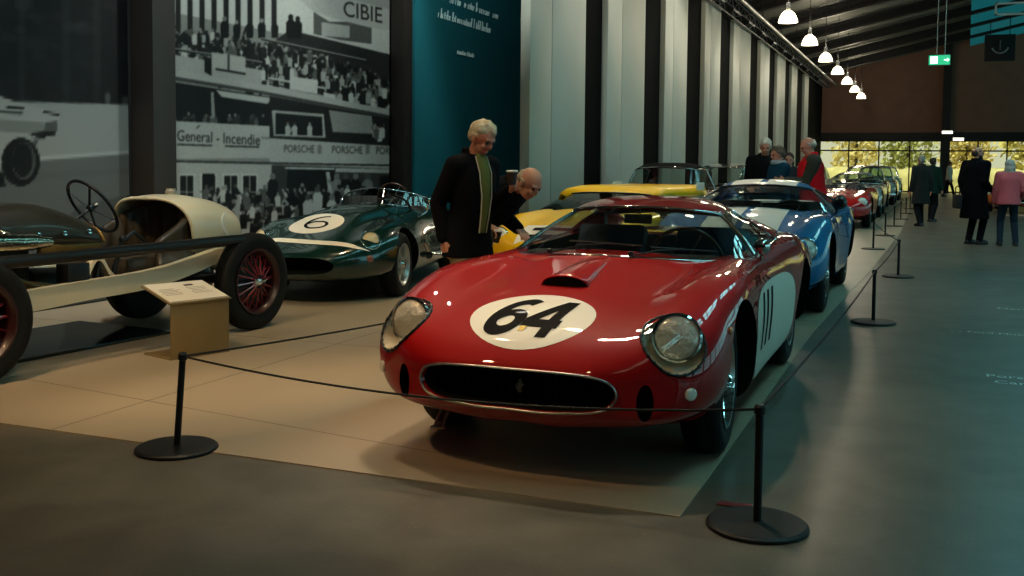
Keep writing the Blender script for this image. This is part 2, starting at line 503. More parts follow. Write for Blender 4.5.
def add_headlight(root, bvh, c, xd, yd, a, b, mlens=None, rim_m=None, lamp_r=.085, lamp_off=(0, 0), depth=.06, cover=True, rivets=20, roll=0, lamp_axis=None):
    """faired lamp: chrome edged clear cover over a round lamp set in the bucket"""
    X = Vector(xd).normalized(); Y = Vector(yd).normalized(); Y = (Y - X * Y.dot(X)).normalized(); N = X.cross(Y)
    O = Vector(c) + N * .5
    cr, sr = math.cos(roll), math.sin(roll)
    pts, _ = project(bvh, ([(a * math.cos(t) * cr - b * math.sin(t) * sr, a * math.cos(t) * sr + b * math.sin(t) * cr) for t in np.linspace(0, 2*PI, 49)[:-1]], []), O, X, Y, .003)
    pts = curve(pts, 120, True)
    rim = tube_obj('headlight_rim', pts, [.0055 + (.0035 if rivets and k % 5 == 0 else 0) for k in range(120)], rim_m or M_CHROME, root, closed=True)
    L = Vector(c) + X * lamp_off[0] + Y * lamp_off[1] - N * depth
    A = Vector(lamp_axis).normalized() if lamp_axis else N
    M = place(L, A); s = MB()
    s.lathe([(lamp_r * 1.0, -.05), (lamp_r * 1.12, -.01), (lamp_r * 1.12, .012), (lamp_r * 1.02, .018), (lamp_r, .008)], 32, M)
    ring = s.build('headlight_ring', M_CHROME, root)
    s = MB(); s.lathe([(lamp_r, .006), (lamp_r * .9, .014), (lamp_r * .6, .022), (lamp_r * .3, .026), (0, .027)], 32, M)
    s.build('headlight_lens', mlens or M_LENS, ring, angle=0)
    if cover:
        vs, fs = poly_clean([ellipse(a, b)], 8, 8)
        vs = [(x * cr - y * sr, x * sr + y * cr) for x, y in vs]
        g = decal('headlight_cover', bvh, (vs, fs), O, X, Y, glass_mat('lamp_cover_glass', '#f2f2ee', refl=.7), root, .004)
    return rim
# ------------------------------------------------------------------ the red race car, no. 64
M_RED = mat('rosso_paint', '#9e060a', rough=.5, spec=.12, coat=1, coat_rough=.015)

RED_NET = [
 [(0,-.850,.497),(.22,-.850,.496),(.35,-.838,.487),(.418,-.822,.464),(.444,-.808,.42),(.422,-.813,.370),(.355,-.83,.342),(.22,-.845,.329),(0,-.847,.326)],
 [(0,-.838,.522),(.23,-.836,.521),(.40,-.818,.513),(.53,-.780,.494),(.60,-.740,.438),(.58,-.750,.362),(.47,-.790,.312),(.25,-.822,.294),(0,-.830,.290)],
 [(0,-.76,.60),(.24,-.757,.598),(.44,-.742,.591),(.605,-.712,.575),(.73,-.645,.503),(.725,-.65,.385),(.59,-.725,.292),(.3,-.768,.260),(0,-.778,.253)],
 [(0,-.60,.678),(.25,-.60,.672),(.45,-.592,.668),(.62,-.58,.685),(.775,-.53,.618),(.805,-.50,.45),(.72,-.56,.30),(.4,-.60,.235),(0,-.60,.225)],
 [(0,-.34,.745),(.26,-.335,.738),(.45,-.33,.733),(.625,-.32,.775),(.775,-.29,.725),(.822,-.26,.55),(.805,-.28,.36),(.7,-.32,.235),(0,-.34,.20)],
 [(0,0,.805),(.27,0,.793),(.46,0,.775),(.635,0,.828),(.785,.0,.79),(.838,0,.60),(.838,0,.40),(.78,0,.22),(0,0,.18)],
 [(0,.42,.868),(.29,.42,.855),(.48,.42,.835),(.64,.42,.846),(.775,.42,.805),(.818,.42,.63),(.818,.42,.42),(.77,.42,.21),(0,.42,.18)],
 [(0,.85,.905),(.31,.85,.893),(.52,.85,.862),(.665,.85,.852),(.765,.85,.80),(.803,.85,.64),(.803,.85,.44),(.76,.85,.21),(0,.85,.18)],
 [(0,1.35,.905),(.32,1.35,.905),(.54,1.35,.875),(.685,1.35,.855),(.768,1.35,.80),(.802,1.35,.65),(.803,1.35,.45),(.76,1.35,.21),(0,1.35,.18)],
 [(0,1.85,.885),(.33,1.85,.88),(.54,1.85,.875),(.69,1.85,.885),(.785,1.85,.82),(.822,1.85,.66),(.82,1.85,.46),(.77,1.85,.22),(0,1.85,.18)],
 [(0,2.35,.875),(.33,2.35,.875),(.54,2.35,.88),(.68,2.35,.895),(.80,2.35,.845),(.858,2.35,.66),(.855,2.35,.47),(.80,2.35,.24),(0,2.35,.19)],
 [(0,2.8,.87),(.32,2.8,.87),(.52,2.8,.87),(.66,2.8,.88),(.775,2.8,.83),(.835,2.8,.67),(.83,2.8,.5),(.78,2.8,.28),(0,2.8,.22)],
 [(0,3.12,.88),(.30,3.12,.877),(.50,3.12,.868),(.63,3.12,.855),(.745,3.12,.81),(.80,3.12,.68),(.79,3.12,.52),(.7,3.12,.34),(0,3.12,.29)],
 [(0,3.27,.86),(.28,3.27,.858),(.46,3.27,.85),(.58,3.27,.84),(.69,3.26,.79),(.74,3.25,.68),(.73,3.24,.54),(.64,3.22,.38),(0,3.22,.35)],
]
RED_CAN = dict(
 W0=[(0,.43,.868),(.27,.46,.862),(.51,.58,.848),(.66,.80,.842),(.705,1.06,.838)],
 Wm=[(0,.79,1.0),(.23,.81,.994),(.44,.90,.978),(.555,1.05,.964),(.594,1.21,.955)],
 W1=[(0,1.15,1.102),(.20,1.16,1.098),(.36,1.20,1.085),(.435,1.27,1.072),(.46,1.35,1.058)],
 roof=[[(0,1.45,1.152),(.20,1.45,1.147),(.34,1.46,1.128),(.425,1.47,1.102),(.464,1.50,1.068)],
       [(0,1.80,1.145),(.20,1.80,1.14),(.33,1.80,1.122),(.40,1.80,1.096),(.438,1.80,1.062)],
       [(0,2.0,1.10),(.19,2.0,1.096),(.32,2.0,1.083),(.40,2.0,1.064),(.435,2.0,1.04)]],
 rear=[[(0,2.12,.98),(.2,2.12,.98),(.35,2.11,.975),(.45,2.10,.97),(.51,2.09,.965)],[(0,2.22,.88),(.2,2.22,.88),(.37,2.2,.88),(.49,2.19,.88),(.58,2.17,.88)]],
 side=([(.712,1.06,.84),(.71,1.4,.858),(.70,1.95,.882)],[(.468,1.37,1.056),(.47,1.5,1.062),(.442,1.85,1.052)]),
 sail=([(.70,1.95,.882),(.66,2.35,.90),(.56,2.75,.90)],[(.442,1.85,1.052),(.44,2.1,1.025),(.44,2.5,.952)]),
 pillar=[(.706,1.05,.836),(.592,1.205,.952),(.46,1.355,1.056)],
)
def red_car():
    S = 1.07
    root = thing('race_car', 'glossy red race coupe with a white number 64 roundel on its nose', 'car', (-1.698, 5.143, 0), 0, scale=S)
    slots = [M_RED, M_BLACK, M_CREAM]
    me, G = body_mesh(RED_NET, slots, 90, 128, smooth=7)
    bvh = bvh_of(me)
    cut = []
    for sd in (1, -1):
        cut.append(cutter_cyl((sd * .72, .03, .345), .385, .36, (sd, 0, 0), slots, 1))
        cut.append(cutter_cyl((sd * .72, 2.4, .35), .385, .40, (sd, 0, 0), slots, 1))
    p = MB(); p.prism([(-.5,.60),(.5,.60),(.63,1.0),(.62,1.9),(.5,2.0),(-.5,2.0),(-.62,1.9),(-.63,1.0)], .9, 1, Matrix.Translation((0,0,.36)))
    cut.append(p.mesh('cut', slots, angle=0))
    HL = []
    for sd in (1, -1):
        c = Vector((sd * .622, -.60, .60))
        N = Vector((sd * .40, -.78, .52)).normalized()
        X = Vector((0, 0, 1)).cross(N).normalized(); Y = N.cross(X)
        h = bvh.ray_cast(c + N * .5, -N, 2)[0]; HL.append((sd, h, X, Y, N))
        cut.append(cutter_ell(h - N * .005, (.135, .142, .13), N, slots, 2))
        # vertical oval intakes low on the nose
        c = Vector((sd * .60, -.9, .375)); N2 = Vector((sd * .35, -1, -.05)).normalized(); h2 = bvh.ray_cast(c + N2 * .5, -N2, 2)[0]
        cut.append(cutter_ell(h2, (.036, .078, .09), N2, slots, 1))
    body = link('body', boolean(me, cut), root)
    # grille: egg-crate mesh, bright surround, little horse badge
    ring = [Vector(q) for q in G[0]]
    tube_obj('grille_surround', [q + Vector((0, -.004, 0)) for q in ring], .0055, M_STEEL, root, closed=True)
    s = MB()
    a = .47
    for k in range(-10, 11):
        x = k * .041; t = 1 - (abs(x) / .45) ** 6; z = .078 * max(0, t) ** .5
        s.box((x, -.755 + .04 * (abs(x) / .45) ** 3, .411), (.004, .02, 2 * z))
    for k in (-2, -1, 0, 1, 2):
        z = k * .03; xx = .44 * (1 - (abs(k) / 3.2) ** 4)
        s.tube([(x, -.757 + .04 * (abs(x) / .45) ** 3, .411 + z) for x in np.linspace(-xx, xx, 13)], .003, 4)
    s.build('grille_mesh', mat('grille_black_metal', '#0c0d0e', rough=.5, metal=.5), root)
    horse = [(-.2,-1),(-.05,-.95),(-.1,-.5),(.05,-.2),(.0,-.65),(.25,-.95),(.4,-.85),(.25,-.55),(.3,-.2),(.5,.0),(.75,.25),(.7,.4),(.35,.2),(.4,.55),(.15,.65),(.3,.85),(.25,1.05),(.0,.95),(-.3,.8),(-.2,.65),(-.05,.6),(-.2,.3),(-.5,.35),(-.65,.2),(-.45,.1),(-.35,.0),(-.4,-.3),(-.55,-.2),(-.8,.1),(-.7,-.3),(-.45,-.5)]
    s = MB(); s.prism([(x * .024, y * .03) for x, y in horse], .008, 0, Matrix.Translation((0.01, -.772, .412)) @ Matrix.Rotation(PI / 2, 4, 'X'))
    s.build('prancing_horse_badge', M_STEEL, root, 'small silver prancing horse in the grille')
    for sd, h, X, Y, N in HL:
        add_headlight(root, bvh, h, X, Y, .135, .142, lamp_r=.094, lamp_off=(.022, .03), depth=.035, lamp_axis=(sd * .15, -1, .22), rim_m=mat('gunmetal_rim', '#3a3c3d', rough=.3, metal=.9))
        # round-cornered turn lamp, amber marker
        p = bvh.ray_cast(Vector((sd * .715, -1.4, .415)), Vector((0, 1, 0)))
        nrm = p[1] if p[1].y < 0 else -p[1]
        s = MB(); s.lathe([(.026, -.01), (.027, .006), (.02, .012), (0, .014)], 20, place(p[0], nrm)); s.build('turn_lamp', M_LENS, root, 'small clear round lamp')
        p = bvh.ray_cast(Vector((sd * 1.5, -.30, .63)), Vector((-sd, 0, 0)))
        s = MB(); s.sphere(p[0], (.014, .028, .02), 12); s.build('side_marker', M_AMBER, root, 'amber side marker')
    # roundel and digits
    O = Vector((0, -.585, 1.3)); tilt = .36
    X = (1, 0, 0); Y = (0, math.cos(tilt), math.sin(tilt))
    O = Vector((-.012, -.575, .68)) + Vector(X).cross(Vector(Y)) * .4
    decal('number_roundel', bvh, poly_clean([ellipse(.285, .245)], 20, 20), O, X, Y, M_WHITE, root, .002, 'cream white roundel')
    b64 = digits64(); b64 = ([(x * .80 - .004, y * 1.10) for x, y in b64[0]], b64[1])
    decal('race_number', bvh, b64, O, X, Y, M_DIGIT, root, .0035, 'black slanted digits 64')
    decal('shield_badge', bvh, poly_clean([[(-.022, -.135), (.006, -.135), (.012, -.098), (-.018, -.098)]], 3, 3), O, X, Y, mat('badge_yellow', '#d9b52c', rough=.4), root, .0045, 'tiny yellow shield')
    # bonnet bulge with dark mouth
    P = []
    for i, t in enumerate(np.linspace(0, 1, 14)):
        y = -.20 + t * .62; w = .12 * (1 - .5 * t); hh = .058 * (1 - t) ** .8
        row = []
        for a in np.linspace(0, PI, 15):
            x = -w * math.cos(a); hz = bvh.ray_cast(Vector((x, y, 2)), Vector((0, 0, -1)))[0].z
            row.append((x, y + (.02 * math.cos(a)**2 if i == 0 else 0), hz - .003 + hh * math.sin(a) ** .8))
        P.append(row)
    s = MB(); s.grid(P); solid(s.build('bonnet_scoop', M_RED, root, angle=0), .006)
    q = np.array(P[0]); fr = [tuple(p_ + np.array([0, .006, 0])) for p_ in q]
    s = MB(); base = [(p_[0], p_[1], bvh.ray_cast(Vector((p_[0], p_[1], 2)), Vector((0, 0, -1)))[0].z - .004) for p_ in fr]
    s.grid([fr, base]); s.build('scoop_mouth', M_BLACK, root, angle=0)
    # clear strip with bright edge leading back from the scoop
    add_canopy(root, RED_CAN, M_RED)
    for sd in (1, -1):
        add_wheel(root, (sd * .66, .03, .335), sd, steer=.04)
        add_wheel(root, (sd * .645, 2.4, .345), sd, r=.345, w=.215)
        # door mirror
    M = place((.74, 1.06, .90), (.05, -1, .1)); s = MB()
    s.lathe([(0, .06), (.025, .05), (.042, .02), (.046, -.02), (.04, -.027), (0, -.027)], 20, M); s.tube([(.74, 1.06, .85), (.735, 1.08, .82)], .008, 8)
    s.build('door_mirror', M_CHROME, root)
    # cockpit
    s = MB(); s.box((0, .78, .80), (1.12, .2, .12), bev=.04); s.build('dashboard', M_LEATHER, root)
    add_seat(root, .33, 1.42, .36, mat('blue_grey_cloth', '#3d4a60', rough=.8)); add_seat(root, -.33, 1.42, .36, MATS['blue_grey_cloth'])
    add_steering(root, (.33, 1.02, .815), (0, .9, .42), .20, M_WOOD)
    s = MB(); s.box((0, 1.955, .62), (1.16, .03, .54), bev=.01); s.tube([(-.42, 1.9, .9), (-.42, 1.88, 1.03), (0, 1.86, 1.06), (.42, 1.88, 1.03), (.42, 1.9, .9)], .016, 8)
    s.build('rear_bulkhead', M_GREYTRIM, root)
    s = MB(); s.box((.02, 1.08, 1.035), (.17, .025, .055), bev=.012); s.tube([(.02, 1.085, 1.05), (.03, 1.12, 1.085)], .005, 6); s.build('rear_view_mirror', M_TRIM, root)
    add_wiper(root, (-.30, .44, .872), (-.02, .56, .925), (.20, .02, -.008))
    add_wiper(root, (.16, .42, .876), (.40, .60, .905), (.16, .085, -.012))
    s = MB()
    s.tube([(-.5, -.45, .235), (-.5, -.56, .13)], .008, 6); s.tube([(-.46, -.45, .235), (-.46, -.56, .13)], .008, 6); s.tube([(-.515, -.56, .13), (-.445, -.56, .13)], .008, 6)
    s.build('tow_bracket', M_STEEL, root)
    # white painted flank behind the front wheel, dark louvres over it
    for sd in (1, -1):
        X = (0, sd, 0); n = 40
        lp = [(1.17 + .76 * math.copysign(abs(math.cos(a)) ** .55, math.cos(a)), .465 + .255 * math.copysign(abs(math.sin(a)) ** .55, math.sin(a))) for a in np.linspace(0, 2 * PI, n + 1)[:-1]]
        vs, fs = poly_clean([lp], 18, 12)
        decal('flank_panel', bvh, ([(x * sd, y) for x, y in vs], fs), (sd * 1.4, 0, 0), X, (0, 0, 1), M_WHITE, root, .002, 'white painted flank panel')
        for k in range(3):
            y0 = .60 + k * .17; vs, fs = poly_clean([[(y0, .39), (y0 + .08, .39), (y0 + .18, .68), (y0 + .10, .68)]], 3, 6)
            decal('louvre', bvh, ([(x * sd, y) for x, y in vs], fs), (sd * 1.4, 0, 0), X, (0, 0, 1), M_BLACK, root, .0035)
    return root, bvh

def strokes(paths, w, n=28):
    """thick pen strokes as quad strips: list of (points, smooth)"""
    V = []; Fc = []
    for P, sm in paths:
        q = hermite(np.array([(x, y, 0) for x, y in P]), n) if sm else np.concatenate([np.linspace((*P[k], 0), (*P[k + 1], 0), n // 2 + 1) for k in range(len(P) - 1)])
        o = len(V)
        for k in range(len(q)):
            t = q[min(k + 1, len(q) - 1)] - q[max(k - 1, 0)]; t /= np.linalg.norm(t) + 1e-9
            for e in (-1, -.33, .33, 1): V.append((q[k][0] - t[1] * w * e, q[k][1] + t[0] * w * e))
        for k in range(len(q) - 1):
            for e in range(3): Fc.append((o + 4 * k + e, o + 4 * k + e + 1, o + 4 * k + e + 5, o + 4 * k + e + 4))
    return V, Fc

def digits64():
    """slanted heavy sans 6 and 4"""
    six = [([(.072, .108), (.03, .128), (-.03, .105), (-.068, .04), (-.078, -.045), (-.052, -.108), (.0, -.128), (.056, -.106), (.076, -.052), (.054, -.004), (.004, .014), (-.046, -.006), (-.074, -.05)], True)]
    a = strokes(six, .031, 90)
    b = strokes([([(.055, .15), (.055, -.155)], False), ([(-.105, -.062), (.105, -.062)], False), ([(.045, .135), (-.082, -.05)], False)], .031, 30)
    V = []; Fc = []
    for (v, f), ox in ((a, -.112), (b, .10)):
        o = len(V); V += [(x + ox + .24 * y, y) for x, y in v]; Fc += [tuple(i + o for i in q) for q in f]
    return V, Fc
RED, RED_BVH = red_car()
# ------------------------------------------------------------------ the hall
XL, XR, YN, YF = -5.8, 16.0, -7.0, 62.0        # curtain wall, right wall, near wall, end wall
XM = -7.8                                        # mural wall
EAVE, RIDGE, XRIDGE = 6.6, 9.1, 5.0
def roof_z(x):
    return EAVE + (RIDGE - EAVE) * (1 - abs(x - XRIDGE) / 11)

def struct(name, mb, m, **k):
    return tag(mb.build(name, m, **k), kind='structure')

def floor_material():
    m = bpy.data.materials.new('polished_concrete'); m.use_nodes = True; nt = m.node_tree; b = nt.nodes['Principled BSDF']
    tc = nt.nodes.new('ShaderNodeTexCoord')
    def noise(sc, det=6, dist=0):
        n = nt.nodes.new('ShaderNodeTexNoise'); n.inputs['Scale'].default_value = sc; n.inputs['Detail'].default_value = det; n.inputs['Distortion'].default_value = dist
        nt.links.new(tc.outputs['Object'], n.inputs['Vector']); return n
    def ramp(src, p0, c0, p1, c1):
        r = nt.nodes.new('ShaderNodeValToRGB'); e = r.color_ramp.elements
        e[0].position = p0; e[0].color = c0; e[1].position = p1; e[1].color = c1
        nt.links.new(src, r.inputs['Fac']); return r
    def mix(a, bb, fac, mode='MIX'):
        x = nt.nodes.new('ShaderNodeMix'); x.data_type = 'RGBA'; x.blend_type = mode
        if isinstance(fac, float): x.inputs['Factor'].default_value = fac
        else: nt.links.new(fac, x.inputs['Factor'])
        nt.links.new(a, x.inputs['A']); nt.links.new(bb, x.inputs['B']); return x.outputs['Result']
    big = ramp(noise(.55, 6, .6).outputs['Fac'], .25, lin('#514c42'), .8, lin('#6b665b'))
    mid = ramp(noise(3.2, 8, .3).outputs['Fac'], .33, lin('#413d34'), .70, lin('#726c5f'))
    c = mix(big.outputs['Color'], mid.outputs['Color'], .45)
    spk = ramp(noise(55, 3).outputs['Fac'], .62, (0, 0, 0, 1), .74, (1, 1, 1, 1))      # pale aggregate specks
    gr = nt.nodes.new('ShaderNodeRGB'); gr.outputs[0].default_value = lin('#948e80')
    s2 = nt.nodes.new('ShaderNodeMath'); s2.operation = 'MULTIPLY'; s2.inputs[1].default_value = .35; nt.links.new(spk.outputs['Color'], s2.inputs[0])
    c = mix(c, gr.outputs[0], s2.outputs[0])
    nt.links.new(c, b.inputs['Base Color'])
    r = ramp(noise(1.1, 3).outputs['Fac'], .1, (.30,) * 3 + (1,), .95, (.44,) * 3 + (1,)); nt.links.new(r.outputs['Color'], b.inputs['Roughness'])
    bp = nt.nodes.new('ShaderNodeBump'); bp.inputs['Strength'].default_value = .06; bp.inputs['Distance'].default_value = .002
    nt.links.new(noise(60, 2).outputs['Fac'], bp.inputs['Height']); nt.links.new(bp.outputs['Normal'], b.inputs['Normal'])
    b.inputs['Specular IOR Level'].default_value = .45
    return m

M_DARK = mat('near_black_paint', '#0d0f10', rough=.7, spec=.3)
M_BROWN = mat('brown_cladding', '#7a5745', rough=.8, noise=.1, nscale=1.5)
M_MAT = mat('exhibit_floor_vinyl', '#9b8e79', rough=.42, spec=.4, noise=.05, nscale=1.2)
M_GROOVE = mat('seam_line', '#6f675a', rough=.7)
M_DECK = mat('roof_deck_metal', '#6b6d66', rough=.5, metal=.2)
M_BEAM = mat('black_steel', '#101112', rough=.55, spec=.4)
M_GREYSTEEL = mat('grey_steel', '#5c6164', rough=.4, metal=.4)
M_WPANEL = mat('white_wall_panel', '#bdbfb2', rough=.5, noise=.03, nscale=.8)
M_TEALP = mat('petrol_teal_panel', '#1a6872', rough=.6)
M_BACKW = mat('dark_wall_paint', '#2a2d2c', rough=.8)

def build_room():
    s = MB(); s.box(((XM + XR) / 2 - .2, (YN + YF) / 2, -.15), (XR - XM + 1, YF - YN + .6, .3)); struct('floor', s, floor_material(), angle=0)
    # pale exhibit floor covering under the cars
    s = MB(); s.prism([(XM + .02, 4.12), (-.9, 4.12), (-.88, 9.3), (-.66, 16), (-.5, 24), (-.5, 56), (XL - .0, 56), (XL, 15.05), (XM + .02, 15.05)], .006)
    fm = struct('floor_covering', s, M_MAT)
    s = MB()
    for a, b in (((-7.7, 5.35), (-2.2, 4.55)), ((-7.7, 7.0), (-.9, 7.0)), ((-7.7, 9.9), (-.9, 9.9)), ((-4.3, 4.13), (-4.3, 30))):
        a, b = Vector((*a, 0)), Vector((*b, 0)); d = b - a
        s.box(((a + b) / 2 + Vector((0, 0, .0062))), (d.length, .008, .001), rz=math.atan2(d.y, d.x))
    s.build('seam', M_GROOVE, fm)
    # walls
    s = MB(); s.box((XM - .1, (YN + 15.2) / 2, 3.4), (.2, 15.2 - YN, 6.9)); struct('wall_left', s, M_BACKW)
    s = MB(); s.box((XL + .04, (15.25 + YF) / 2, 3.4), (.06, YF - 15.2, 6.9)); struct('wall_curtain', s, mat('black_curtain', '#050606', rough=.9, spec=.1))
    s = MB(); s.box((XM - .1, 18.4, 3.4), (.2, 6.4, 6.9)); s.box((XM + .95, 21.7, 3.4), (2.2, .2, 6.9)); struct('wall_alcove', s, M_BACKW)
    s = MB(); s.prism([(XL - 2.3, 0), (XR + .2, 0), (XR + .2, roof_z(XR)), (XRIDGE, RIDGE), (XL - 2.3, roof_z(XL - 2.3))], .2, 0, Matrix.Translation((0, YN, -.05)) @ Matrix.Rotation(PI / 2, 4, 'X')); struct('wall_near', s, M_BACKW)
    # end wall: brown cladding over a glazed front
    s = MB(); s.prism([(XL - .2, 3.35), (XR + .2, 3.35), (XR + .2, roof_z(XR) + .1), (XRIDGE, RIDGE + .1), (XL - .2, roof_z(XL) + .1)], .25, 0, Matrix.Translation((0, YF + .25, 0)) @ Matrix.Rotation(PI / 2, 4, 'X')); struct('wall_back', s, M_BROWN)
    s = MB(); s.box(((XL + XR) / 2, YF - .1, 3.15), (XR - XL, .5, .42)); struct('trim_1', s, M_BEAM)
    s = MB(); s.box((.9, YF - .2, 4.2), (.42, .4, 8.4)); struct('trim_2', s, M_BEAM)
    k = 0
    for x0, x1 in ((-5.8, .69), (1.11, 6.9), (7.2, 15.9)):
        k += 1; s = MB(); n = max(2, round((x1 - x0) / 1.45))
        for i in range(n + 1):
            x = x0 + (x1 - x0) * i / n; s.box((x, YF, 1.47), (.07, .12, 2.94))
        for z in (.06, 2.35, 2.9): s.box(((x0 + x1) / 2, YF, z), (x1 - x0, .11, .08))
        w = struct('window_%d' % k, s, M_BEAM)
        s = MB(); s.box(((x0 + x1) / 2, YF, 1.47), (x1 - x0, .012, 2.9)); s.build('pane', glass_mat('window_glass', '#eef4ee', refl=.8), w)
    s = MB(); s.box((7.05, YF - .05, 1.5), (.3, .3, 3)); struct('trim_3', s, M_BEAM)
    # right wall with a long band of windows
    s = MB(); z0, z1 = 1.0, 6.2
    s.box((XR + .1, (YN + YF) / 2, z0 / 2), (.2, YF - YN, z0)); s.box((XR + .1, (YN + YF) / 2, (z1 + 6.8) / 2), (.2, YF - YN, 6.8 - z1))
    bays = 12; L = (YF - YN) / bays
    for i in range(bays + 1): s.box((XR + .1, YN + L * i, (z0 + z1) / 2), (.22, 1.0, z1 - z0 + .02))
    struct('wall_right', s, M_BACKW)
    m_day = mat('frosted_daylight_pane', '#c9d6d6', rough=.4, emit='#86d0d6', estr=2.0)
    for i in range(bays):
        s = MB(); yc = YN + L * (i + .5); w_ = L - 1.0
        for j in range(5): s.box((XR + .1, yc - w_ / 2 + w_ * j / 4, (z0 + z1) / 2), (.1, .06, z1 - z0))
        for j in range(4): s.box((XR + .1, yc, z0 + (z1 - z0) * j / 3), (.1, w_, .06))
        w = struct('window_%d' % (4 + i), s, M_BEAM)
        s = MB(); s.box((XR + .12, yc, (z0 + z1) / 2), (.02, w_, z1 - z0)); s.build('pane', m_day, w)
    # roof: corrugated deck, both slopes, with a ridge band left open for the rooflights
    def slope(x0, x1, name, m, pitch=.18):
        s = MB(); n = int((YF + .5 - YN) / pitch); P = []
        for i in range(n * 4 + 1):
            y = YN + i * pitch / 4; h = (0, .05, .05, 0)[i % 4]
            P.append([(x0, y, roof_z(x0) + h), (x1, y, roof_z(x1) + h)])
        s.grid(P); o = struct(name, s, m, angle=20); return o
    slope(XM - .3, 1.75, 'ceiling', M_DECK); slope(8.25, XR + .2, 'ceiling_right', M_DECK)
    s = MB(); P = []
    m_teal = mat('teal_rooflight_sheet', '#1d6c74', rough=.35, emit='#1f8a92', estr=.24)
    for i in range(int((YF - 31) / .11) + 1):
        y = 31 + i * .11; P.append([(x, y, roof_z(x) - .36 + (0, .05)[i % 2]) for x in (.032 * y, 5, 8.55)])
    s.grid(P); struct('ceiling_ridge', s, m_teal, angle=10)
    s = MB(); s.grid([[(x, y, roof_z(x) + .03) for x in (3.3, 5, 8.25)] for y in (YN, 31.2)]); s.grid([[(x, y, roof_z(x) + .03) for x in (1.6, 5, 8.4)] for y in (31.1, YF + .4)]); struct('ceiling_upper', s, M_DECK)
    m_sky = mat('rooflight_pane', '#d8e8e8', rough=.3, emit='#84dade', estr=SKYL)
    bay = 4.6
    beams = [1.4 + bay * i for i in range(-2, 13) if YN < 1.4 + bay * i < YF - .5]
    for y in beams:
        s = MB()
        for x0, x1 in ((XL - .1 if y > 15 else XM, XRIDGE), (XRIDGE, XR)):
            a, b = Vector((x0, y, roof_z(x0) - .30)), Vector((x1, y, roof_z(x1) - .30)); d = b - a; ang = math.atan2(d.z, d.x)
            M = Matrix.Rotation(-ang, 4, 'Y')
            s.box((a + b) / 2 + Vector((0, 0, .16)), (d.length, .34, .08), M=M); s.box((a + b) / 2 + Vector((0, 0, -.16)), (d.length, .34, .08), M=M)
            s.box((a + b) / 2, (d.length, .05, .3), M=M)
            n = int(d.length / .9)
            for i in range(n):
                p = a + d * ((i + .5) / n); s.box(p, (.03, .2, .28))
        struct('ceiling_beam', s, M_BEAM)
    # rooflights between the beams, each a frame of six panes
    k = 20
    for x0, x1 in ((1.75, 3.3),):
        n0 = -7.0
        for i in range(10):
            y0 = -7.6 + i * bay; y1 = y0 + bay
            if y1 > 31.2 or y1 < 4: continue
            y0_ = max(y0, YN)
            s = MB(); f = MB()
            c = Vector(((x0 + x1) / 2, (y0_ + y1) / 2, (roof_z(x0) + roof_z(x1)) / 2)); ang = math.atan2(roof_z(x1) - roof_z(x0), x1 - x0); M = Matrix.Rotation(-ang, 4, 'Y')
            R = M.to_3x3(); lx = (x1 - x0) / math.cos(ang); ly = y1 - y0_
            for j in range(4): f.box(c + R @ Vector((0, -ly / 2 + ly * j / 3, .02)), (lx, .8 if j in (0, 3) else .12, .12), M=M)
            for j in range(3): f.box(c + R @ Vector((-lx / 2 + lx * j / 2, 0, .02)), (.16 if j != 1 else .1, ly, .12), M=M)
            w = struct('window_%d' % k, f, M_BEAM); k += 1
            s.box(c + Vector((0, 0, .06)), (lx, ly, .02), M=M); s.build('pane', m_sky if x0 < 5 else mat('rooflight_pane_dim', '#d8e8e8', rough=.3, emit='#a9e4e6', estr=SKYL * .5), w)
    # columns by the murals
    for x, y, wx, wy in ((-7.60, 8.725, .3, .35), (-7.62, 14.3, .24, .27)):
        s = MB(); s.box((x, y, 3.3), (wx, wy, 6.6), bev=.012); struct('column', s, mat('dark_bronze_column', '#2b2622', rough=.5))
SKYL = 9.0
build_room()

def ang_y(px, X):
    """distance along the hall where the wall X carries the bearing seen px to the right of the picture's centre line"""
    a = .38215549 - math.atan((px - 512) / 1029.5); return X / -math.tan(a)
# white wall panels between the black curtains
def white_panels():
    spans = [(528, 583), (605, 642), (662, 684), (701.5, 717), (730, 747), (757, 766), (774, 782), (788.5, 794), (801.5, 805.5)]
    ordn = ['first and widest', 'second', 'third', 'fourth', 'fifth', 'sixth', 'seventh', 'eighth', 'ninth and narrowest']
    for i, (a, b) in enumerate(spans):
        x = -5.62; y0, y1 = ang_y(a, x), ang_y(b, x); h = 5.9; t = .16
        s = MB(); m = y0 + (y1 - y0) * .36
        for u, v in ((y0, m - .012), (m + .012, y1)):
            s.box((x - t / 2 + .01, (u + v) / 2, h / 2), (t, v - u, h), bev=.012)
        s.box((x - .1, (y0 + y1) / 2, h / 2), (.1, y1 - y0 - .02, h - .02))
        o = s.build('wall_panel', M_WPANEL, angle=40)
        tag(o, 'tall off-white wall panel between black curtains, %s from the left' % ordn[i], 'wall panel', 'white panels along the curtain wall')
white_panels()

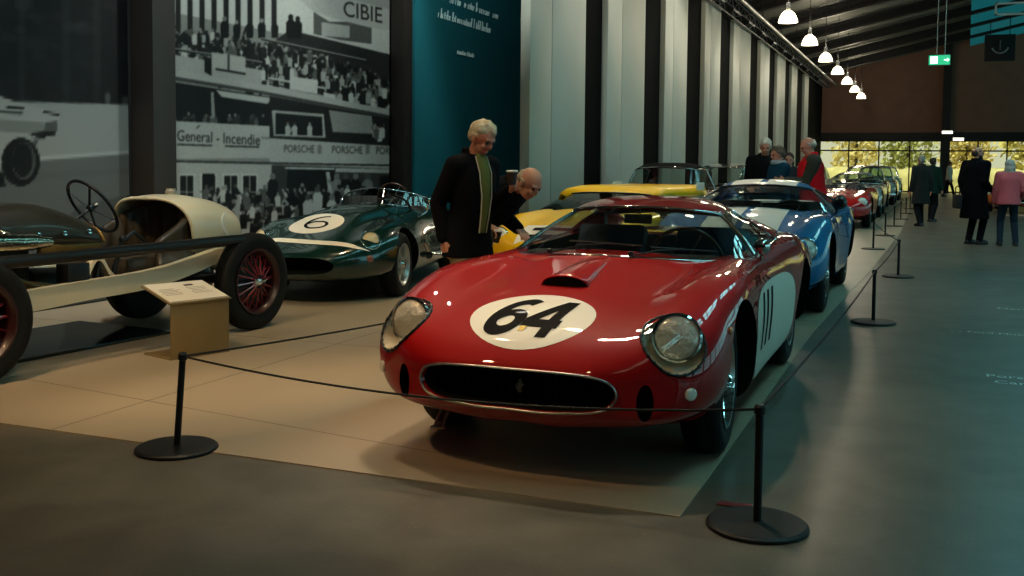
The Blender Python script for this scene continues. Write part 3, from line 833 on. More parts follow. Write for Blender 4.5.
def teal_panel():
    t = thing('text_panel', 'dark petrol teal panel with small italic white lettering, right of the pit mural', 'panel', (-7.55, 14.5, 0))
    s = MB(); s.box((0, 3.4, 2.95), (.12, 6.8, 5.9)); s.build('board', M_TEALP, t)
    rnd = random.Random(5); s = MB()
    def line(y0, y1, z, h):
        y = y0
        while y < y1:
            w = h * rnd.uniform(.35, .7); k = rnd.choice([.5, .5, .5, 1.0, .7])
            if rnd.random() < .14: y += h * .45; continue
            sl = .18 * h
            c = [(0.066, y, z), (0.066, y + sl * k * 1.2, z + h * k)]
            s.tube(c, .012, 4); 
            if rnd.random() < .75: s.tube([(0.066, y + .01, z + h * .02), (0.066, y + w * .5, z + h * .06), (0.066, y + w * .85, z + h * .48), (0.066, y + w * .4, z + h * .46)], .010, 4)
            y += w
    ml = mat('pale_lettering', '#a9c8c6', rough=.7)
    for a in ((.65, 3.35, 4.12, .16), (.80, 2.95, 3.82, .16), (1.55, 2.25, 3.30, .11)):
        s = MB(); line(*a); s.build('lettering', ml, t, 'line of small pale italic lettering')
teal_panel()

M_LAMPON = mat('lit_lamp_shade', '#fff3d8', rough=.5, emit='#fff0cf', estr=4.0)
def lamps():
    proto = None
    for i in range(8):
        Y = 21.4 + 5.1 * i; X = -3.31; z = 5.0
        if i == 0:
            proto = t = thing('pendant_lamp', '', 'lamp', (0, 0, 0), 0, 'row of pendant lamps under the roof')
            s = MB(); s.lathe([(.05, .30), (.08, .29), (.14, .24), (.195, .16), (.225, .07), (.24, 0), (.23, 0), (.2, .08), (.15, .18), (.08, .25), (0, .26)], 28); s.build('shade', M_LAMPON, t, 'glowing translucent bell shade')
            s = MB(); s.lathe([(0, .50), (.05, .49), (.06, .34), (.04, .32)], 14); s.build('cap', M_GREYSTEEL, t)
            s = MB(); s.tube([(0, 0, .49), (0, 0, 2.35)], .012, 6); s.build('suspension_rod', M_BEAM, t)
        else: t = copy_tree(proto)
        t.location = (X, Y, z)
        t['label'] = 'glowing bell-shaped pendant lamp under the roof, %s' % ['nearest and largest, top left of the row', 'second from the near end', 'third from the near end', 'fourth from the near end', 'fourth from the far end', 'third from the far end', 'second from the far end', 'farthest and smallest, against the brown wall'][i]
        l = bpy.data.lights.new('roof_fill', 'POINT'); l.energy = 90; l.color = (1, .85, .62); l.shadow_soft_size = .2  # point light added above each shade to lift the dark roof
        o = bpy.data.objects.new('roof_fill', l); COL.objects.link(o); o.location = (X, Y, z + .62)
lamps()

def rail():
    t = thing('ceiling_pipe', 'long grey pipe running under the eaves above the curtain wall', 'pipe', (-4.86, 14, 5.98))
    s = MB(); s.tube([(0, 0, 0), (0, 46.5, 0)], .06, 12); s.build('tube', mat('pale_grey_pipe', '#8c8f8d', rough=.35, metal=.5), t)
    s = MB()
    for i in range(11): s.tube([(0, 1.2 + 4.4 * i, 0), (0, 1.2 + 4.4 * i, .8)], .012, 6)
    s.build('hanger', M_BEAM, t)
    t = thing('lighting_truss', 'dark lighting truss along the top of the curtain wall', 'truss', (-5.3, 12, 5.95))
    s = MB(); r = .022
    for dx, dz in ((-.14, -.14), (.14, -.14), (-.14, .14), (.14, .14)): s.tube([(dx, 0, dz), (dx, 48, dz)], r, 8)
    s.build('chord', M_GREYSTEEL, t)
    s = MB()
    for i in range(96):
        y = i * .5; a, b = ((-.14, .14) if i % 2 else (.14, -.14))
        s.tube([(.14, y, a), (.14, y + .5, b)], .012, 5, cap=False); s.tube([(-.14, y, b), (-.14, y + .5, a)], .012, 5, cap=False); s.tube([(a, y, -.14), (b, y + .5, -.14)], .012, 5, cap=False)
    s.build('lacing', M_GREYSTEEL, t)
    s = MB()
    for i in range(10): s.tube([(0, 1 + i * 5, .14), (0, 1 + i * 5, .9)], .012, 6)
    s.build('hanger', M_BEAM, t)
    proto = None
    for i in range(14):
        y = 17.5 + 2.6 * i
        if proto is None:
            proto = o = thing('spotlight', '', 'spotlight', (0, 0, 0), 0, 'spotlights on the lighting truss')
            M = place((.08, 0, -.12), (.75, -.1, -.65)); s = MB()
            s.lathe([(0, -.16), (.07, -.15), (.085, -.05), (.09, .14), (.10, .16), (.085, .15), (.08, .05), (0, .05)], 16, M); s.build('housing', M_BEAM, o)
            s = MB(); s.tube([(0, -.1, -.02), (.06, -.11, -.16)], .012, 6); s.tube([(0, .1, -.02), (.06, .11, -.16)], .012, 6); s.box((0, 0, .0), (.05, .22, .03)); s.build('yoke', M_GREYSTEEL, o)
        else: o = copy_tree(proto)
        o.location = (-5.16, y, 5.78)
        o['label'] = 'small black spotlight clamped under the truss above the white panels'
rail()

def exit_sign():
    t = thing('exit_sign', 'lit green exit sign hanging from two thin rods before the brown wall', 'sign', (.20, 27, 0))
    s = MB(); s.box((0, 0, 4.02), (.50, .09, .26), bev=.01); s.build('housing', M_GREYSTEEL, t)
    s = MB(); s.box((0, -.047, 4.02), (.47, .004, .23)); f = s.build('sign_face', mat('exit_green_lit', '#3fae7d', rough=.4, emit='#35c98c', estr=.9), t, 'glowing green face')
    m = mat('exit_white_lit', '#f2fff5', rough=.4, emit='#e8fff0', estr=2.2)
    s = MB(); s.box((-.12, -.05, 4.02), (.16, .004, .17)); s.build('door_symbol', m, f)
    # running figure and arrow
    s = MB(); M = Matrix.Translation((.10, -.05, 4.02)) @ Matrix.Rotation(PI / 2, 4, 'X')
    s.prism([(.0, .012), (.07, .012), (.07, .045), (.125, 0), (.07, -.045), (.07, -.012), (0, -.012)], .003, 0, M); s.build('arrow', m, f)
    s = MB()
    for x in (-.06, .12): s.tube([(x, 0, 4.14), (x, 0, roof_z(.4) - .02)], .012, 6)
    s.build('rod', mat('pale_rod', '#9aa09c', rough=.4, metal=.3), t)
exit_sign()

def ceiling_things():
    # black loudspeaker with a curved pale grille under the ridge
    t = thing('ceiling_loudspeaker', 'black square loudspeaker box with a pale curved horn under the ridge', 'speaker', (2.9, 52, 6.85))
    s = MB(); s.box((0, 0, 0), (1.25, .7, 1.2), bev=.03); s.build('cabinet', M_BEAM, t)
    s = MB(); P = []
    for a in np.linspace(PI * 1.1, PI * 1.9, 16): P.append((.34 * math.cos(a), -.37, .1 + .34 * math.sin(a)))
    s.tube(P, .07, 8, flat=.5); s.build('horn', mat('pale_horn', '#8e918c', rough=.5), t)
    s = MB(); s.tube([(0, -.38, -.1), (0, -.38, .34)], .03, 8); s.build('stem', M_GREYSTEEL, t)
    s = MB(); s.tube([(-.4, 0, .5), (-.4, 0, 1.6)], .02, 6); s.tube([(.4, 0, .5), (.4, 0, 1.7)], .02, 6); s.build('bracket', M_BEAM, t)
    t = thing('projector_frame', 'white rectangular frame hung under the teal ridge roof', 'frame', (2.31, 36, 6.42))
    s = MB()
    for c, d in (((0, 0, .17), (.95, .06, .06)), ((0, 0, -.17), (.95, .06, .06)), ((-.45, 0, 0), (.06, .06, .4)), ((.45, 0, 0), (.06, .06, .4))): s.box(c, d)
    s.build('frame_bars', mat('white_enamel', '#d5e0de', rough=.4), t)
    s = MB(); s.tube([(-.4, 0, .18), (-.4, 0, 1.72)], .012, 6); s.tube([(.4, 0, .18), (.4, 0, 1.9)], .012, 6); s.build('hanger', M_GREYSTEEL, t)
    for i, (x, z) in enumerate(((.98, 3.36), (1.55, 2.98))):
        t = thing('emergency_lamp', ['small lit white lamp on the black post at beam height', 'small lit white lamp under the black beam, right of the post'][i], 'lamp', (x, YF - .455 + .045, z), 0, 'small lamps on the end wall')
        s = MB(); s.box((0, 0, 0), (.6, .12, .2), bev=.03); s.build('housing', M_GREYSTEEL, t)
        s = MB(); s.box((0, -.065, 0), (.54, .02, .15)); s.build('diffuser', mat('lit_white', '#ffffff', emit='#fff6df', estr=2.5), t)
ceiling_things()

def outside():
    s = MB(); s.box((4, 90, -.3), (140, 55, .3)); struct('ground_outside', s, mat('autumn_grass', '#c9c39a', rough=.9, noise=.15, nscale=.4))
    rnd = random.Random(3)
    cols = ['#d3c87e', '#dccf8c', '#bfc07c', '#e2d496', '#b4b878', '#d6c683']
    k = 0
    for i in range(14):
        x = -16 + i * 3.7; y = 73 + 7 * (i % 2); h = rnd.uniform(6, 8)
        t = thing('garden_tree', 'yellow autumn tree outside behind the glazed end wall', 'tree', (x, y, -.15), 0, 'autumn trees outside the end glazing')
        bm = bmesh.new(); s = MB()
        for j in range(520):
            a = rnd.uniform(0, 2 * PI); zz = rnd.uniform(.3, h); r = 1.75 * math.sin(PI * min(.95, (zz + .8) / (h + 1))) * rnd.uniform(.4, 1)
            c = Vector((r * math.cos(a), r * math.sin(a), zz)); q = rnd.uniform(.12, .32)
            for _ in range(3):
                n = Vector((rnd.uniform(-1, 1), rnd.uniform(-1, 1), rnd.uniform(-1, 1))).normalized(); u = n.orthogonal().normalized() * q; v = n.cross(u); p = c + Vector((rnd.uniform(-.3, .3), rnd.uniform(-.3, .3), rnd.uniform(-.3, .3)))
                s.add([p - u, p - v * .6, p + u, p + v * .6], [(0, 1, 2, 3)], 0, False)
        s.build('foliage', mat('leaves_%d' % (i % 6), cols[i % 6], rough=.8), t, angle=0, merge=0)
        s = MB(); s.tube([(0, 0, 0), (.05, 0, h * .4), (0, .1, h * .8)], [.16, .11, .04], 8); s.build('trunk', mat('bark', '#4a4036', rough=.9), t)
    t = thing('hedge', 'pale clipped hedge outside the end glazing', 'hedge', (0, 69.5, -.15))
    s = MB(); P = []
    for i in range(120):
        x = -16 + i * .3; P.append([(x, -.8 + .15 * rnd.random(), 0), (x + rnd.uniform(-.1, .1), -.9 + .2 * rnd.random(), .8), (x, -.7 + .2 * rnd.random(), 1.35 + .2 * rnd.random()), (x, .5, 1.4 + .2 * rnd.random()), (x, .8, 0)])
    s.grid(P); s.build('foliage', mat('hedge_leaves', '#cfc78c', rough=.9, noise=.15, nscale=4), t, angle=0)
outside()

def floor_text():
    m = mat('white_floor_print', '#e4ece9', rough=.6)
    for i, (txt, x, y, sz, lab) in enumerate((('Porsche', .42, 7.83, .14, 'white lettering on the dark floor, upper line of the nearest pair'), ('Carrera', .46, 7.62, .14, 'white lettering on the dark floor, lower line of the nearest pair'), ('- - Ford Mustang - -', .50, 9.86, .12, 'white lettering with dashes on the floor, middle of three'), ('Mercedes', .71, 11.65, .15, 'white lettering on the floor, farthest of three'))):
        vs, fs = text2d(txt, sz, nx=1, ny=1, align='LEFT'); s = MB(); s.add([(a * .95, b, 0) for a, b in vs], fs)
        o = s.build('floor_lettering', m, angle=0); o.location = (x - (.0 if i != 2 else .27), y, .004); tag(o, lab, 'lettering', 'white printed words on the floor')
floor_text()

def lights():
    def spot(loc, tgt, e, col, size=1.0, blend=.6, soft=.12):
        l = bpy.data.lights.new('track_and_fill_spot', 'SPOT'); l.energy = e; l.color = col; l.spot_size = size; l.spot_blend = blend; l.shadow_soft_size = soft
        o = bpy.data.objects.new('track_and_fill_spot', l); COL.objects.link(o); o.location = loc
        o.rotation_euler = (Vector(tgt) - Vector(loc)).to_track_quat('-Z', 'Y').to_euler()
    W = (1, .72, .40)
    spot((-4.9, 3.0, 5.7), (-5.4, 6.6, .3), 560, W, 1.05)
    spot((-4.4, 1.0, 5.8), (-3.9, 3.0, 0), 420, (1, .58, .26), 1.15)
    spot((-1.6, -.6, 5.8), (-1.7, 4.2, .5), 60, W, 1.1)  # weak fill added for the red nose and headlight buckets
    spot((-3.9, 5.2, 5.7), (-3.0, 5.0, .6), 330, (1, .76, .47), .75)
    spot((-2.5, 6.4, 5.9), (-1.75, 4.9, .8), 560, (1, .84, .64), .50)
    spot((-3.2, 7.6, 5.8), (-2.0, 6.2, .9), 260, W, .8)
    spot((-4.4, 8.6, 5.6), (-5.7, 9.6, .5), 330, W, 1.0)
    spot((-4.6, 9.6, 5.6), (-3.4, 7.2, 1.3), 130, (1, .9, .75), .7)
    spot((-3.8, 12.5, 5.7), (-2.6, 12.2, .5), 340, (1, .92, .8), 1.1)
    spot((-3.8, 15.5, 5.7), (-3.7, 12.6, .5), 480, (1, .9, .7), .9)
    spot((-1.0, 17.5, 5.7), (-1.9, 15.3, 1.3), 160, (1, .92, .8), .8)
    for y in (19, 25, 31, 38, 45): spot((-4.6, y, 5.7), (-2.3, y + .5, .6), 320, (1, .92, .8), 1.2)
    spot((-2.0, 3.6, 5.7), (-5.6, 6.2, .6), 360, W, .85)
    spot((-1.3, 4.4, 5.8), (-3.0, 6.9, 1.5), 170, (1, .88, .70), .42)  # fill added to brighten the upright man's face
    spot((-2.2, 10.8, 5.8), (-1.8, 15.2, 1.4), 380, (1, .93, .82), .6)  # fill added to brighten the visitors behind the blue coupe
    spot((1.2, 16.5, 6.8), (1.1, 21.3, 1.2), 420, (.95, 1, .97), .6)  # fill added over the aisle to brighten the pink jacket
    spot((-.4, 22.0, 6.8), (-.1, 27.4, 1.2), 420, (.95, 1, .97), .5)  # second added aisle fill, for the walkers farther back
    for y in (10.0, 12.8): spot((-5.0, y, 6.1), (-7.8, y + .2, 2.5), 560, (.95, 1, .95), 1.25)
    spot((-5.0, 5.5, 6.0), (-7.8, 6.0, 2.6), 650, (.88, 1, 1), 1.4)
    spot((-5.3, 12.6, 6.1), (-7.5, 17.2, 2.8), 430, (.9, 1, .96), 1.0)
    for y in (18, 24, 31, 40): spot((-3.4, y, 6.2), (-5.7, y, 3.2), 150, (1, .97, .85), 1.5)
    w = bpy.data.worlds.new('sky'); scene.world = w; w.use_nodes = True
    bg = w.node_tree.nodes['Background']; bg.inputs[0].default_value = (1, .93, .66, 1); bg.inputs[1].default_value = .85
    sun = bpy.data.lights.new('sun', 'SUN'); sun.energy = 4.5; sun.color = (1, .93, .75); sun.angle = .05
    o = bpy.data.objects.new('sun', sun); COL.objects.link(o); o.rotation_euler = Vector((.05, .5, -.9)).to_track_quat('-Z', 'Y').to_euler()
lights()
vs_ = scene.view_settings
vs_.view_transform = 'Standard'; vs_.look = 'None'; vs_.gamma = 1; vs_.exposure = 0; vs_.use_curve_mapping = False
scene.cycles.use_denoising = True
scene.cycles.max_bounces = 8; scene.cycles.transparent_max_bounces = 16
scene.cycles.sample_clamp_indirect = 6; scene.cycles.caustics_reflective = False; scene.cycles.caustics_refractive = False
# ------------------------------------------------------------------ the other cars
def ring_at(y, pts):
    return [(x, y, z) for x, z in pts]

def morph(net, fx=1, fz=lambda y, z: z, fy=lambda y: y):
    return [[(x * fx, fy(y), fz(y, z)) for x, y, z in st] for st in net]

def morph_can(c, fx=1, fz=lambda y, z: z, fy=lambda y: y):
    g = lambda l: [(x * fx, fy(y), fz(y, z)) for x, y, z in l]
    out = {}
    for k, v in c.items():
        if k in ('roof', 'rear'): out[k] = [g(q) for q in v]
        elif k in ('side', 'sail'): out[k] = tuple(g(q) for q in v)
        else: out[k] = g(v)
    return out

def stripe(x0, x1, y0, y1, n=40):
    return poly_clean([[(x0, y0), (x1, y0), (x1, y1), (x0, y1)]], 3, n)

def make_car(label, loc, rot, S, paint, net=RED_NET, can=RED_CAN, wb=2.4, wheel_r=.335, style='wire', mrim=None, lamps=True, stripes=None, mstripe=None, detail=1, cockpit=((.5, .60), (.63, 1.0), (.62, 1.9), (.5, 2.0)), steer_side=.33, group=None, trim=None, name='sports_car', lens=None, track=.69, grille=None, seats=None, roofmat=None, cover=False, glass=None, arch=.385):
    root = thing(name, label, 'car', (*loc, 0.005), rot, group, S)
    slots = [paint, M_BLACK, M_CREAM]
    me, G = body_mesh(net, slots, 64 if detail else 44, 96 if detail else 64, smooth=5)
    bvh = bvh_of(me); cut = []
    for sd in (1, -1):
        for y in (0, wb): cut.append(cutter_cyl((sd * (track + .05), y, wheel_r + .01), arch, .40, (sd, 0, 0), slots, 1, 32))
    if cockpit:
        p = MB(); q = [(x, y) for x, y in cockpit]; p.prism(q + [(-x, y) for x, y in q[::-1]], 1.0, 1, Matrix.Translation((0, 0, .36))); cut.append(p.mesh('cut', slots, angle=0))
    link('body', boolean(me, cut), root)
    if can: add_canopy(root, can, roofmat or paint, trim=trim, nv=25, trim_r=.010, glass=glass)
    for sd in (1, -1):
        for y in (0, wb): add_wheel(root, (sd * track, y, wheel_r), sd, r=wheel_r, style=style, mrim=mrim, detail=detail)
    if lamps:
        for sd in (1, -1):
            c = Vector((sd * .62, -.60, .60)); N = Vector((sd * .38, -.8, .5)).normalized(); X = Vector((0, 0, 1)).cross(N).normalized(); Y = N.cross(X)
            h = bvh.ray_cast(c + N * .5, -N, 2)
            if h[0]:
                M = place(h[0] - N * .02, N * .5 + Vector((0, -1, .1))); s = MB(); s.lathe([(.10, -.03), (.112, .01), (.104, .025), (.095, .018)], 24, M); r = s.build('headlight_ring', M_CHROME, root)
                s = MB(); s.lathe([(.096, .018), (.07, .04), (.03, .05), (0, .052)], 24, M); s.build('headlight_lens', lens or M_LENS, r, angle=0)
    if grille != 'none':
        ring = [Vector(q) for q in G[0]]; tube_obj('grille_surround', ring, .010, M_CHROME, root, closed=True)
    if seats:
        for sd in (1, -1): add_seat(root, sd * .32, 1.42, .36, seats)
    if cockpit:
        s = MB(); s.box((0, cockpit[0][1] + .2, .80), (1.1, .18, .12), bev=.04); s.build('dashboard', M_LEATHER, root)
        add_steering(root, (steer_side, 1.02, .82), (0, .9, .42), .19, M_TRIM, tube_r=.014)
    return root, bvh

# --- blue coupe with white stripes
M_BLUE = mat('metallic_blue_paint', '#0670a8', rough=.5, metal=.0, spec=.1, coat=1, coat_rough=.02)
BLUE_NET = morph(RED_NET, 1.0, lambda y, z: z + (.05 * max(0, min(1, (y + .6) / .6)) * (1 if z > .5 else 0) if y < .6 else (.05 if z > .5 else 0)))
BLUE_CAN = morph_can(RED_CAN, 1.06, lambda y, z: z + .04)
def blue_car():
    root, bvh = make_car('metallic blue race coupe with white stripes standing behind the red number 64 car', (-1.72, 10.62), 0, 1.07, M_BLUE, BLUE_NET, BLUE_CAN, wheel_r=.35, style='alloy', trim=M_TRIM, seats=M_LEATHER, name='race_car', track=.68)
    for x0, x1 in ((-.36, -.04), (.03, .36)):
        decal('bonnet_stripe', bvh, stripe(x0, x1, -.85, .55), (0, 0, 2), (1, 0, 0), (0, 1, 0), M_WHITE, root, .003, 'white stripe')
        decal('tail_stripe', bvh, stripe(x0, x1, 2.72, 3.22), (0, 0, 2), (1, 0, 0), (0, 1, 0), M_WHITE, root, .003, 'white stripe')
    rf = surf([BLUE_CAN['W1']] + BLUE_CAN['roof'], 26, 25); s = MB(); s.grid(rf); rb = bvh_of(s.mesh('t', M_WHITE, angle=0))
    for x0, x1 in ((-.34, -.04), (.03, .34)):
        decal('roof_stripe', rb, stripe(x0, x1, 1.2, 2.0), (0, 0, 2), (1, 0, 0), (0, 1, 0), M_WHITE, root, .004, 'white stripe')
    M = place((.80, .95, .985), (.1, -1, 0)); s = MB(); s.lathe([(0, .09), (.04, .08), (.07, .03), (.075, -.02), (.06, -.03), (0, -.03)], 18, M); s.tube([(.78, .95, .93), (.76, .97, .86)], .012, 8); s.build('door_mirror', M_TRIM, root)
    s = MB()
    s.tube([(-.55, .62, .935), (-.1, .56, .97)], .008, 6); s.tube([(-.05, .60, .935), (.42, .62, .965)], .008, 6); s.build('wiper', M_TRIM, root)
blue_car()

# --- yellow car in the second row
M_YELLOW = mat('yellow_paint', '#f2bd00', rough=.5, spec=.15, coat=.6)
def yellow_car():
    YN_ = morph(RED_NET, 1.02, lambda y, z: z + (.04 if z > .5 else 0), lambda y: y * 1.08)
    YC = morph_can(RED_CAN, 1.28, lambda y, z: z - .01, lambda y: y * 1.08 + (.25 * max(0, y - 1.5)))
    root, bvh = make_car('bright yellow race coupe in the second row, left of the blue car', (-3.64, 11.0), 0, 1.0, M_YELLOW, YN_, YC, wb=2.55, seats=M_LEATHER, trim=M_TRIM, name='race_car', style='alloy', glass=glass_mat('dark_tint_glass', '#5f6d69'))
    decal('bonnet_band', bvh, stripe(-.42, .42, -.85, -.42, 20), (0, 0, 2), (1, 0, 0), (0, 1, 0), M_WHITE, root, .003, 'white panel across the nose')
    decal('bonnet_stripe', bvh, stripe(-.36, .30, -.80, -.72, 6), (0, 0, 2), (1, 0, 0), (0, 1, 0), M_DIGIT, root, .005, 'black stripe')
    decal('bonnet_stripe', bvh, stripe(-.30, .36, -.62, -.52, 6), (0, 0, 2), (1, 0, 0), (0, 1, 0), M_DIGIT, root, .005, 'black stripe')
    s = MB(); P = []
    for t in np.linspace(0, 1, 12):
        y = 1.22 + t * 2.9; hh = -.1 if t == 0 else .055 * min(1, t * 8)
        P.append([(x, y, 1.12 - .02 * t + hh * (1 if abs(x) < .52 else .4) - (.12 if abs(x) > .63 else 0)) for x in (-.66, -.62, -.5, -.2, 0, .2, .5, .62, .66)])
    s.grid(P); solid(s.build('roof_spoiler', M_YELLOW, root, angle=0), .03)
    for sd in (1, -1):
        s = MB(); s.box((sd * .62, 3.75, 1.08), (.03, .5, .22), bev=.01); s.box((sd * .58, 3.6, .94), (.03, .2, .24)); s.build('spoiler_end_plate', mat('pale_sticker', '#cfd4cc', rough=.4), root, 'pale end plate')
yellow_car()

# --- dark green sports racer, number 6
M_GREEN = mat('racing_green_paint', '#072a24', rough=.22, coat=1, coat_rough=.02)
def pts(*a): return a
GREEN_NET = [
 [(0,-.95,.46),(.14,-.948,.457),(.24,-.935,.445),(.30,-.92,.42),(.325,-.91,.385),(.30,-.92,.34),(.24,-.935,.315),(.14,-.948,.302),(0,-.95,.30)],
 [(0,-.93,.495),(.16,-.925,.492),(.30,-.90,.478),(.41,-.85,.45),(.47,-.81,.39),(.43,-.83,.32),(.32,-.88,.275),(.16,-.92,.262),(0,-.925,.26)],
 [(0,-.80,.565),(.2,-.79,.56),(.38,-.76,.55),(.52,-.71,.55),(.63,-.63,.46),(.61,-.64,.34),(.48,-.71,.25),(.25,-.78,.225),(0,-.80,.22)],
 [(0,-.5,.69),(.22,-.5,.68),(.40,-.49,.655),(.55,-.47,.67),(.70,-.43,.61),(.755,-.40,.45),(.70,-.43,.29),(.5,-.48,.21),(0,-.5,.20)],
 [(0,0,.835),(.24,0,.82),(.42,0,.765),(.58,0,.76),(.72,0,.72),(.80,0,.54),(.80,0,.36),(.72,0,.22),(0,0,.19)],
 [(0,.5,.88),(.26,.5,.865),(.44,.5,.81),(.57,.5,.765),(.70,.5,.70),(.785,.5,.52),(.78,.5,.34),(.70,.5,.2),(0,.5,.18)],
 [(0,.95,.895),(.28,.95,.885),(.46,.95,.845),(.58,.95,.80),(.70,.95,.73),(.77,.95,.53),(.765,.95,.35),(.68,.95,.2),(0,.95,.18)],
 [(0,1.5,.885),(.28,1.5,.855),(.46,1.5,.84),(.58,1.5,.81),(.70,1.5,.74),(.775,1.5,.54),(.77,1.5,.36),(.68,1.5,.2),(0,1.5,.18)],
 [(0,2.1,.87),(.28,2.1,.86),(.44,2.1,.83),(.59,2.1,.83),(.74,2.1,.77),(.81,2.1,.56),(.80,2.1,.38),(.70,2.1,.22),(0,2.1,.19)],
 [(0,2.6,.82),(.26,2.6,.81),(.42,2.6,.785),(.56,2.6,.78),(.69,2.6,.71),(.75,2.6,.55),(.74,2.6,.40),(.62,2.6,.27),(0,2.6,.24)],
 [(0,3.0,.70),(.2,3.0,.695),(.34,3.0,.68),(.45,3.0,.665),(.55,3.0,.61),(.58,3.0,.53),(.56,3.0,.42),(.45,3.0,.34),(0,3.0,.31)],
 [(0,3.2,.60),(.12,3.2,.595),(.2,3.2,.585),(.27,3.2,.57),(.32,3.2,.54),(.33,3.2,.50),(.32,3.2,.45),(.25,3.2,.41),(0,3.2,.40)],
]
def green_car():
    root, bvh = make_car('dark green open sports racer with a white number 6 roundel on its nose', (-5.97, 9.67), .20, 1.06, M_GREEN, GREEN_NET, None, wb=2.3, wheel_r=.325, lamps=False, name='race_car', track=.65, seats=M_LEATHER, grille='none', arch=.37,
        cockpit=((.12, 1.28), (.50, 1.38), (.54, 1.8), (.45, 2.1)), mrim=mat('silver_wheel', '#b9bdb9', rough=.35, metal=.8), style='alloy')
    tilt = .45; X = Vector((1, 0, 0)); Y = Vector((0, math.cos(tilt), math.sin(tilt)))
    O = Vector((.0, -.33, .74)) + X.cross(Y) * .5
    decal('number_roundel', bvh, poly_clean([ellipse(.275, .285)], 16, 16), O - X * .08 + Y * .03, X, Y, M_WHITE, root, .002, 'white roundel')
    six = strokes([([(.075, .17), (.0, .15), (-.07, .08), (-.105, -.01), (-.10, -.09), (-.05, -.15), (.02, -.155), (.09, -.12), (.11, -.06), (.08, .0), (.01, .02), (-.06, .0), (-.10, -.05)], True)], .017, 80)
    decal('race_number', bvh, six, O - X * .06 + Y * .03, X, Y, M_DIGIT, root, .004, 'thin black digit 6')
    # cream band round the nose above the mouth
    vs = []; fs = []; N = 30
    for i in range(N + 1):
        a = -1 + 2 * i / N; x = .60 * a
        for z in (.525 + .05 * (1 - a ** 4) - .02 * a, .525 + .032 * (1 - a ** 6) + .05 * (1 - a ** 4) - .02 * a): vs.append((x, z))
    fs = [(2 * i, 2 * i + 2, 2 * i + 3, 2 * i + 1) for i in range(N)]
    decal('nose_band', bvh, (vs, fs), (0, -2, 0), (1, 0, 0), (0, 0, 1), M_WHITE, root, .004, 'cream band round the nose')
    for sd in (1, -1):
        c = Vector((sd * .55, -.52, .60)); N_ = Vector((sd * .45, -.85, .35)).normalized(); X_ = Vector((0, 0, 1)).cross(N_).normalized(); Y_ = N_.cross(X_)
        h = bvh.ray_cast(c + N_ * .5, -N_, 2)[0]
        add_headlight(root, bvh, h, X_, Y_, .10, .11, mlens=mat('brassy_lens', '#d8cba4', rough=.15, coat=1, bump=.5, bscale=30), lamp_r=.076, depth=.012, rivets=0, cover=False)
        p = bvh.ray_cast(Vector((sd * .60, -1.5, .44)), Vector((0, 1, 0)))[0]
        s = MB(); s.lathe([(.035, -.01), (.036, .012), (.02, .022), (0, .024)], 16, place(p, (sd * .4, -1, 0))); s.build('fog_lamp', mat('dim_red_lens', '#7a4a44', rough=.2, coat=1), root)
    # low wrap-round screen
    lo, hi = [], []
    for t in np.linspace(-1, 1, 21):
        x = .56 * t; y = 1.22 + .42 * t * t; z = bvh.ray_cast(Vector((x, y, 2)), Vector((0, 0, -1)))[0].z
        lo.append((x, y, z)); hi.append((x * .95, y + .10, z + .17 * (1 - .35 * t ** 4)))
    s = MB(); s.grid([lo, hi]); w = s.build('windscreen', M_GLASS, root, angle=0)
    tube_obj('windscreen_frame', lo + hi[::-1], .009, M_CHROME, w, closed=True)
    add_steering(root, (.12, 1.66, .93), (0, .95, .3), .19, M_WOOD, tube_r=.013, name='wood_steering_wheel')
    s = MB(); s.lathe([(0, .05), (.025, .045), (.045, 0), (.04, -.02), (0, -.02)], 16, place((.60, 1.42, .93), (0, -1, 0))); s.tube([(.60, 1.42, .9), (.59, 1.43, .78)], .008, 6); s.build('wing_mirror', M_CHROME, root)
    s = MB(); s.tube([(.80, .75, .36), (.82, .95, .34), (.82, 1.6, .33)], .045, 12); s.tube([(.78, .62, .52), (.80, .72, .42)], .035, 10); s.build('side_exhaust', M_CHROME, root)
    s = MB(); P = []
    for t in np.linspace(0, 1, 14):
        y = 2.05 + .95 * t; hh = .2 * (1 - t) ** 1.2; w_ = .16 * (1 - .75 * t)
        P.append([(-.26 + w_ * math.cos(a), y, .84 - .1 * t + hh * math.sin(a)) for a in np.linspace(0, PI, 11)])
    s.grid(P); s.build('headrest_fairing', M_GREEN, root, angle=0)
green_car()

